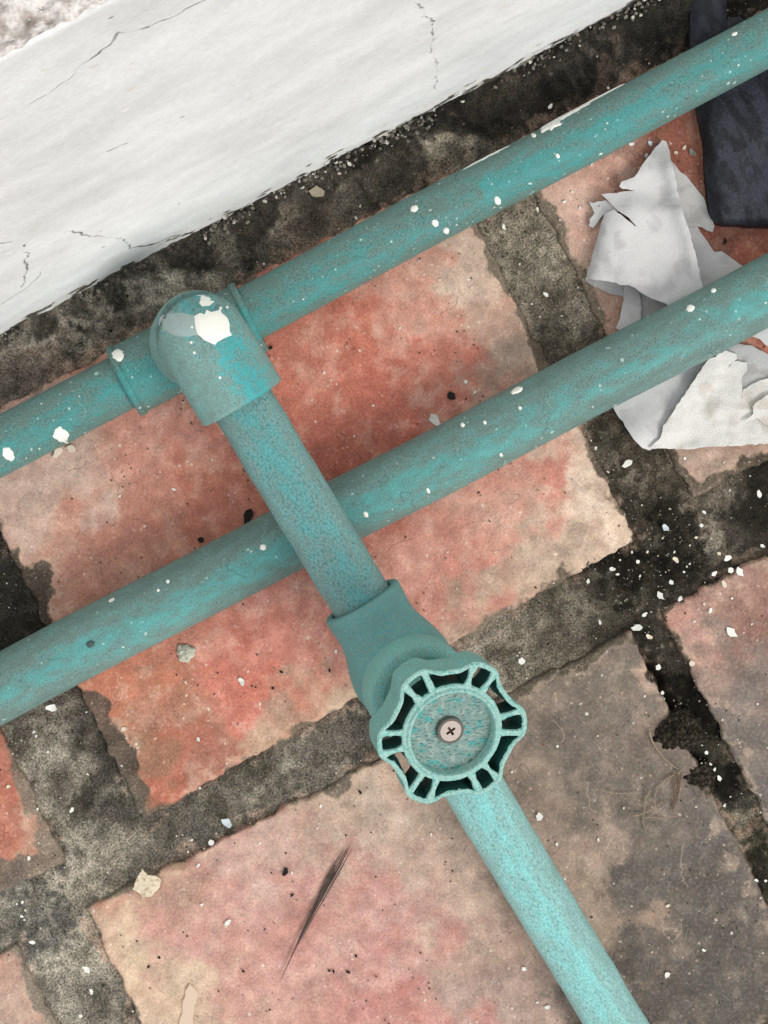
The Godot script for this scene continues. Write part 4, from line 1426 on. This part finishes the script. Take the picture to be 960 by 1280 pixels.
func flake(sd: int, r: float, thick: float, curl: float, long := 1.0) -> ArrayMesh:
	var q := RandomNumberGenerator.new()
	q.seed = sd
	var n := 9
	var top := PackedVector3Array()
	for k in n:
		var a := TAU * (k + q.randf_range(-0.3, 0.3)) / n
		var rad := r * q.randf_range(0.62, 1.1)
		var p := Vector3(cos(a) * rad * long, 0, sin(a) * rad / sqrt(long))
		p.y = thick + curl * (p.x * p.x + 0.4 * p.z * p.x) / r
		top.append(p)
	var t := PackedVector3Array()
	var c := Vector3(0, thick, 0)
	for k in n:
		var a := top[k]
		var b := top[(k + 1) % n]
		var dn := Vector3(0, thick, 0)
		t.append_array(PackedVector3Array([c, a, b, c - dn, b - dn, a - dn, a, a - dn, b, b, a - dn, b - dn]))
	return hard(t)

func build_debris() -> void:
	var white := flat(Color8(232, 231, 224), 0.7)
	var cream := flat(Color8(222, 210, 190), 0.8)
	var blue := flat(Color8(196, 206, 212), 0.6)
	var dark := flat(Color8(34, 30, 26), 0.85)
	var stone_t := tri(mat(paint_plain(256, 701, Color8(168, 170, 152), Color8(216, 214, 200), 110, 170, 0.03, 0.002, [Color8(120, 118, 104)], 40), 0.85, 0.1), 30.0)
	var cream_t := tri(mat(paint_plain(256, 705, Color8(226, 212, 188), Color8(192, 170, 142), 130, 200, 0.03, 0.0012, [Color8(170, 150, 124)], 20), 0.85, 0.1), 26.0)
	var variants := []
	for k in 7: variants.append(flake(900 + k, 1.0, 0.30, 0.22 if k % 2 else 0.05, 1.0 + 0.18 * (k % 4)))
	var chip := func(u: float, v: float, r: float, m: Material, label: String, group: String, k: int, h := 0.0, called := "paint_chip") -> void:
		var s := r * 0.0003
		var o := obj(called, variants[k % 7], m, null, g(u, v, h))
		o.scale = Vector3.ONE * s
		o.rotation = Vector3(rng.randf_range(-0.2, 0.2), rng.randf_range(0, TAU), rng.randf_range(-0.2, 0.2))
		tag(o, label, "paint chip" if called == "paint_chip" else "debris", group)
	# named ones
	chip.call(543, 523, 11, white, "ragged white flake on the red tile touching the lower pipe", "", 1, 0.0005)
	chip.call(72, 566, 8, cream, "pale flake at the foot of the wall pipe, left piece", "", 2, 0.0005)
	chip.call(89, 561, 9, cream, "pale flake at the foot of the wall pipe, right piece", "", 4, 0.0005)
	chip.call(302, 851, 6, white, "single white chip on the pink tile below the lower pipe", "", 3, 0.0005)
	chip.call(285, 1029, 10, blue, "bluish white flake on the dark joint above the big pink tile", "", 5, 0.0)
	chip.call(264, 1053, 6, white, "white chip on the tile edge beside the bluish flake", "", 0, 0.0)
	chip.call(674, 1021, 8, white, "square white chip just right of the outlet pipe", "", 4, 0.0005)
	chip.call(831, 659, 7, blue, "pale blue chip in the dark joint below the cracked sheet", "", 5)
	chip.call(913, 790, 10, white, "curved white flake on the grey-pink tile at the right", "", 6, 0.0005)
	chip.call(812, 876, 11, white, "long white flake in the black crevice above the moss", "", 3, -0.003)
	chip.call(109, 1212, 7, white, "curved white sliver on the mortar at lower left", "", 6)
	chip.call(65, 885, 9, white, "white clump of chips at the lower edge of the lower pipe", "", 1)
	chip.call(784, 580, 7, white, "white chip on the dark mortar below the torn sheet", "", 2)
	chip.call(398, 241, 13, cream_t, "beige plaster flake stuck at the ragged foot of the wall", "", 5, 0.008)
	chip.call(652, 826, 7, white, "white chip on the dark joint right of the valve", "", 0)
	chip.call(697, 156, 4, white, "white chip standing beside the wall pipe's paint run", "", 0)
	chip.call(448 + 240, 265 - 132, 4, white, "white chip on the black mortar above the wall pipe", "", 2, 0.001)
	chip.call(866, 191, 6, stone_t, "grey-green rod shaped chip beside the black slab", "", 3, 0.0005)
	chip.call(855, 185, 4, cream, "pinkish chip nearest the black slab on the brown tile", "", 1, 0.0005)
	chip.call(845, 191, 4, cream, "pinkish chip right of the pointed sheet top", "", 4, 0.0005)
	chip.call(813, 180, 5, blue, "grey chip left of the pointed sheet top", "", 5, 0.0005)
	chip.call(808, 194, 4, blue, "grey crumb below the chip at the sheet top", "", 6, 0.0005)
	# chips by the place they lie on
	var where := [
		["small white chip on the red tile between the pipes", 582, 477, 4, 594, 490, 3, 330, 507, 3, 218, 612, 3, 405, 466, 3, 467, 507, 2.5, 150, 620, 2.5, 265, 575, 2.5, 443, 545, 2, 500, 410, 2, 550, 350, 2, 390, 500, 2, 200, 590, 2, 590, 360, 2],
		["small white chip in the black joint by the tile corner", 797, 702, 4, 765, 711, 5, 772, 718, 2.5, 844, 699, 5, 839, 728, 5, 850, 749, 5, 825, 744, 7, 775, 700, 2, 809, 690, 2.5, 790, 690, 2, 800, 720, 2, 855, 715, 2.5, 862, 705, 2, 870, 672, 3, 877, 657, 4, 735, 727, 4, 750, 778, 3, 843, 690, 2],
		["small white chip on the pinkish tile at the right", 899, 692, 4, 910, 697, 7, 924, 714, 8, 913, 713, 6, 892, 717, 5, 905, 730, 5, 888, 763, 4, 915, 748, 2.5, 880, 755, 2, 868, 777, 2.5, 865, 829, 6, 953, 682, 4, 949, 617, 5, 880, 640, 3, 856, 573, 3, 905, 578, 2, 940, 780, 2, 947, 880, 2, 903, 900, 2],
		["small pale chip in the black crevice between the grey tiles", 796, 785, 7, 812, 796, 5, 823, 834, 6, 827, 876, 6, 808, 888, 4, 816, 892, 4, 786, 795, 3, 806, 768, 4, 820, 862, 3, 828, 866, 4, 831, 890, 3, 877, 930, 4, 883, 941, 4, 899, 973, 5, 893, 962, 3, 887, 955, 3, 860, 998, 3, 906, 1007, 4, 870, 905, 2.5, 855, 915, 2.5],
		["small white chip on the grey tile beside the outlet pipe", 696, 1055, 3, 835, 1132, 3, 880, 1188, 3, 834, 1218, 6, 684, 1259, 5, 672, 1253, 2.5, 747, 920, 2, 780, 1010, 2, 748, 1050, 2.5, 945, 1100, 3, 957, 1101, 3, 815, 1190, 2, 640, 965, 2.5, 697, 933, 3, 640, 1260, 2],
		["small white chip on the big pink tile at the bottom", 285, 1153, 5, 539, 1044, 3, 655, 1211, 5, 252, 1131, 3, 401, 1008, 3, 325, 1054, 2.5, 440, 1192, 2, 248, 1082, 3, 365, 1091, 2.5, 180, 1290, 2],
		["small white chip on the pink tile above the joint", 248, 924, 4, 155, 911, 5, 250, 985, 2.5, 230, 880, 2, 325, 880, 2, 420, 815, 3, 170, 930, 3, 310, 840, 2, 500, 760, 2, 650, 640, 2, 560, 690, 2, 620, 690, 2],
		["small white chip on the left mortar", 90, 1012, 4, 69, 931, 5, 36, 1073, 4, 28, 1128, 3, 32, 1138, 2.5, 27, 1145, 3, 40, 1178, 4, 114, 1239, 4, 101, 1270, 4, 11, 983, 4, 47, 1011, 2.5, 60, 940, 3, 43, 915, 3, 45, 920, 2, 110, 968, 2, 21, 1130, 2, 31, 1150, 2, 240, 1050, 2.5, 235, 1065, 2],
		["small white chip on the mortar strip by the wall", 450, 258, 2.5, 560, 140, 2, 480, 205, 2, 330, 330, 2.5, 640, 205, 3, 262, 293, 2, 760, 110, 3, 445, 272, 3],
		["small white chip on the mortar between the pipes", 682, 368, 4, 630, 285, 4, 718, 410, 2, 650, 330, 2, 702, 395, 2, 665, 380, 2, 745, 560, 3, 760, 590, 2],
		["small white chip on the pale tile left of the torn sheet", 706, 252, 3, 715, 240, 2.5, 690, 215, 3, 725, 260, 3, 700, 275, 2, 740, 205, 3, 672, 262, 3, 790, 180, 4, 730, 300, 2.5],
	]
	var k := 0
	for row in where:
		for i in range(1, row.size(), 3):
			var h := 0.0005
			var nm: String = row[0]
			if "crevice" in nm: h = -0.003
			elif "joint" in nm or "mortar" in nm: h = 0.0
			var size := "tiny" if row[i + 2] <= 2.0 else ("small" if row[i + 2] < 3.5 else ("medium" if row[i + 2] < 5.5 else "larger"))
			var own := nm.replace("small white", size + (" cream" if k % 5 == 2 else " white")).replace("small pale", size + (" cream" if k % 5 == 2 else " white"))
			chip.call(row[i], row[i + 1], row[i + 2], cream if k % 5 == 2 else white, own, nm.replace("small white chip", "white chips").replace("small pale chip", "pale chips"), k, h)
			k += 1
	# dark crumbs
	chip.call(564, 495, 9, dark, "black crumb on the red tile beside the lower pipe", "", 4, 0.0005, "crumb")
	chip.call(251, 675, 6, dark, "round dark crumb on the tile near the branch", "", 0, 0.0005, "crumb")
	chip.call(310, 646, 10, dark, "dark lump at the lower pipe's upper edge near the branch", "", 2, 0.0005, "crumb")
	chip.call(357, 1089, 6, dark, "dark crumb on the pink tile right of the cream flake", "", 3, 0.0005, "crumb")
	chip.call(906, 302, 4, dark, "dark crumb below the black slab", "", 1, 0.0005, "crumb")
	chip.call(338, 435, 4, dark, "tiny dark crumb right of the tee", "", 5, 0.0005, "crumb")
	for p in [[186, 1208], [304, 1214], [199, 1197], [417, 1214], [435, 1215], [365, 1119], [445, 1195], [411, 1213], [352, 840], [341, 860], [412, 838], [450, 990]]:
		chip.call(p[0], p[1], 3, dark, "pinhead dark crumb on the pink tiles", "dark crumbs on the pink tiles", k, 0.0005, "crumb")
		k += 1
	# cream flake, greenish lime lump
	var o := g(183, 1105)
	var big := obj("plaster_flake", moved(sheet(v2([166, 1112, 172, 1096, 178, 1086, 184, 1094, 194, 1095, 202, 1100, 199, 1110, 188, 1121, 178, 1122, 172, 1115]), func(u, v): return 0.0036 + 0.0004 * sin(u * 0.9) * cos(v * 0.8) - 0.0012 * ss(185, 200, u), 0.002, 3.0, 0.8, 41), -o), cream_t, null, o)
	tag(big, "large cream plaster flake on the corner of the big pink tile", "plaster flake")
	var lime := obj("lime_lump", lump_mesh(51, 0.0046, 0.0022), stone_t, null, g(232, 816, 0.0004))
	tag(lime, "round greenish grey lime lump on the tile below the lower pipe", "lime lump")
	var patch := obj("plaster_patch", moved(sheet(v2([224, 1282, 228, 1262, 232, 1238, 237, 1230, 242, 1234, 248, 1243, 243, 1258, 240, 1285]), func(u, v): return 0.0009, 0.0009, 4.0, 1.2, 42), -g(235, 1258)), flat(Color8(214, 190, 170), 0.9), null, g(235, 1258))
	tag(patch, "long pale plaster smear on the bottom edge of the pink tile", "plaster flake")
	# frayed twig on the pink tile
	var strands := SurfaceTool.new()
	strands.begin(Mesh.PRIMITIVE_TRIANGLES)
	var a := Vector2(441, 1050)
	var b := Vector2(351, 1224)
	var mid := Vector2(404, 1110)
	var oo := g(mid.x, mid.y)
	var rr := RandomNumberGenerator.new()
	rr.seed = 8
	for i in 26:
		var t0 := rr.randf_range(0.0, 0.5)
		var t1 := minf(1.0, t0 + rr.randf_range(0.3, 0.65))
		var sh := rr.randfn(0.0, 1.9)
		var l := []
		var rad := []
		for q in 9:
			var t := lerpf(t0, t1, q / 8.0)
			var p := a.lerp(mid, t).lerp(mid.lerp(b, t), t)
			var spread := sh * (1.0 + 0.5 * sin(t * 5.0)) * (1.1 - 0.5 * t)
			l.append(g(p.x + spread * 0.88, p.y + spread * 0.46, 0.0010 + 0.0010 * rr.randf()) - oo)
			rad.append((0.00013 + 0.00017 * rr.randf()) * sqrt(maxf(0.05, sin(PI * (0.06 + 0.88 * q / 8.0)))))
		strands.append_from(tube(l, rad, 5, 1.0), 0, Transform3D())
	var twig := obj("frayed_twig", strands.commit(), flat(Color8(92, 78, 73), 0.9), null, oo)
	tag(twig, "thin dark frayed twig lying across the big pink tile", "twig")
	# dry rootlets at the crevice
	var dry := flat(Color8(150, 134, 112), 0.8)
	var brown := flat(Color8(112, 88, 70), 0.8)
	var roots := [["pale curved rootlet along the left edge of the moss clump", 1.5, [812, 914, 816, 928, 828, 945, 840, 956, 850, 963]], ["arched dry rootlet bowing left below the moss clump", 1.1, [851, 965, 838, 971, 826, 980, 819, 994, 819, 1012]], ["straight brown rootlet hanging from the moss, left one of the pair", 1.3, [846, 968, 843, 985, 842, 1000, 840, 1014]], ["brown rootlet hanging from the moss, right one of the pair", 1.3, [852, 966, 849, 985, 846, 1000, 841, 1012]], ["wavy dry rootlet farthest left of the hanging ones", 0.9, [813, 987, 807, 1000, 805, 1016, 804, 1030, 808, 1042]], ["short dry rootlet crossing the wavy one", 1.0, [792, 1020, 808, 1015, 829, 1002]], ["faint level rootlet pointing left on the grey tile", 0.7, [758, 990, 776, 992, 800, 991]], ["faint rootlet lying below the crossing one", 0.6, [805, 1022, 822, 1022, 838, 1024]], ["thin rootlet curving over the crevice edge", 0.8, [848, 966, 858, 958, 866, 962]]]
	for q in roots:
		var l := []
		var pts: Array = q[2]
		for i in range(0, pts.size(), 2):
			l.append(Vector3(pts[i], pts[i + 1], 2.5 if i == 0 else 1.2))
		var c := Curve3D.new()
		for i in l.size():
			var tan := Vector3.ZERO
			if i > 0 and i < l.size() - 1: tan = (l[i + 1] - l[i - 1]) * 0.18
			c.add_point(l[i], -tan, tan)
		var w := []
		var org := g(pts[0], pts[1])
		var wr := []
		for i in 17:
			var p := c.sample_baked(c.get_baked_length() * i / 16.0)
			w.append(g(p.x, p.y, p.z * 0.001) - org)
			wr.append(q[1] * 0.0004 * (1.0 - 0.5 * i / 16.0))
		var n := obj("dry_rootlet", tube(w, wr, 6, 1.0), brown if "brown" in q[0] else dry, null, org)
		tag(n, q[0], "rootlet", "dry rootlets at the moss clump")
	# moss clump: a rough cushion with grit on it
	var mt := tri(mat(paint_plain(256, 711, Color8(40, 36, 31), Color8(84, 77, 66), 120, 190, 0.06, 0.003, [Color8(90, 84, 70), Color8(120, 112, 92)], 60), 0.95, 0.25, 0.15), 22.0)
	for q in [["pebbly black moss clump in the crevice between the grey tiles", 848, 914, 0.0135, 0.0105, 0.008], ["lower black moss tuft at the end of the rootlets", 872, 972, 0.0095, 0.008, 0.005]]:
		var n := obj("moss_clump", lump_mesh(int(q[1]), q[3], q[5], q[4] / q[3]), mt, null, g(q[1], q[2], -0.004))
		n.rotation.y = -0.5
		tag(n, q[0], "moss")
	# grit: countless crumbs on the joints
	var mm := MultiMesh.new()
	mm.transform_format = MultiMesh.TRANSFORM_3D
	mm.use_colors = true
	mm.mesh = flake(950, 1.0, 0.7, 0.1)
	var places := []
	var n1 := noise(721, 30.0, 3)
	var tries := 0
	while places.size() < 2600 and tries < 40000:
		tries += 1
		var u := rng.randf_range(-20, 980)
		var v := rng.randf_range(0, 1300)
		var p := g(u, v)
		if p.z < -0.15: continue
		var d := in_tile(p.x, p.z)
		var dark_zone := exp(-pow(Vector2(u - 845, v - 935).length() / 45.0, 2.0)) + 0.6 * exp(-pow(Vector2(u - 800, v - 700).length() / 60.0, 2.0))
		if d > 0.004 and rng.randf() > 0.10: continue
		if n1.get_noise_2d(p.x, p.z) + dark_zone * 1.5 < rng.randf_range(-0.1, 0.5): continue
		places.append([p, d, dark_zone])
	mm.instance_count = places.size()
	for i in places.size():
		var p: Vector3 = places[i][0]
		var s := rng.randf_range(0.0002, 0.0006)
		p.y = 0.0002 if places[i][1] > 0.004 else -0.0008
		if places[i][2] > 0.5: p.y = -0.002
		mm.set_instance_transform(i, Transform3D(Basis.from_euler(Vector3(rng.randf() * 0.5, rng.randf() * TAU, rng.randf() * 0.5)).scaled(Vector3.ONE * s), p))
		var t := rng.randf()
		var c := Color(0.05, 0.045, 0.038)
		if t > 0.62: c = Color(0.22, 0.20, 0.16)
		if t > 0.95: c = Color(0.62, 0.58, 0.50)
		mm.set_instance_color(i, c)
	var gr := MultiMeshInstance3D.new()
	gr.name = "grit"
	gr.multimesh = mm
	var gm := flat(Color.WHITE, 0.9)
	gm.vertex_color_use_as_albedo = true
	gr.material_override = gm
	add_child(gr)
	tag(gr, "dark and pale grit scattered over the joints", "grit", "", "stuff")

func lump_mesh(sd: int, r: float, hgt: float, asp := 1.0) -> ArrayMesh:
	var nn := noise(sd, 260.0, 4)
	var P := PackedVector3Array()
	var U := PackedVector2Array()
	var segs := 64
	var rings := 26
	for j in rings:
		for i in segs + 1:
			var a := TAU * (i % segs) / segs
			var t := float(j) / (rings - 1)
			var rad := r * cos(t * PI / 2) * (1.0 + 0.09 * sin(a * 3.0 + sd) + 0.05 * sin(a * 7.0 + sd * 2))
			var p := Vector3(cos(a) * rad, hgt * sin(t * PI / 2), sin(a) * rad * asp)
			p += p.normalized() * nn.get_noise_3d(p.x, p.y, p.z) * hgt * 0.35
			P.append(p)
			U.append(Vector2(i / 64.0, t))
	return grid(P, segs + 1, rings, U, false, true)
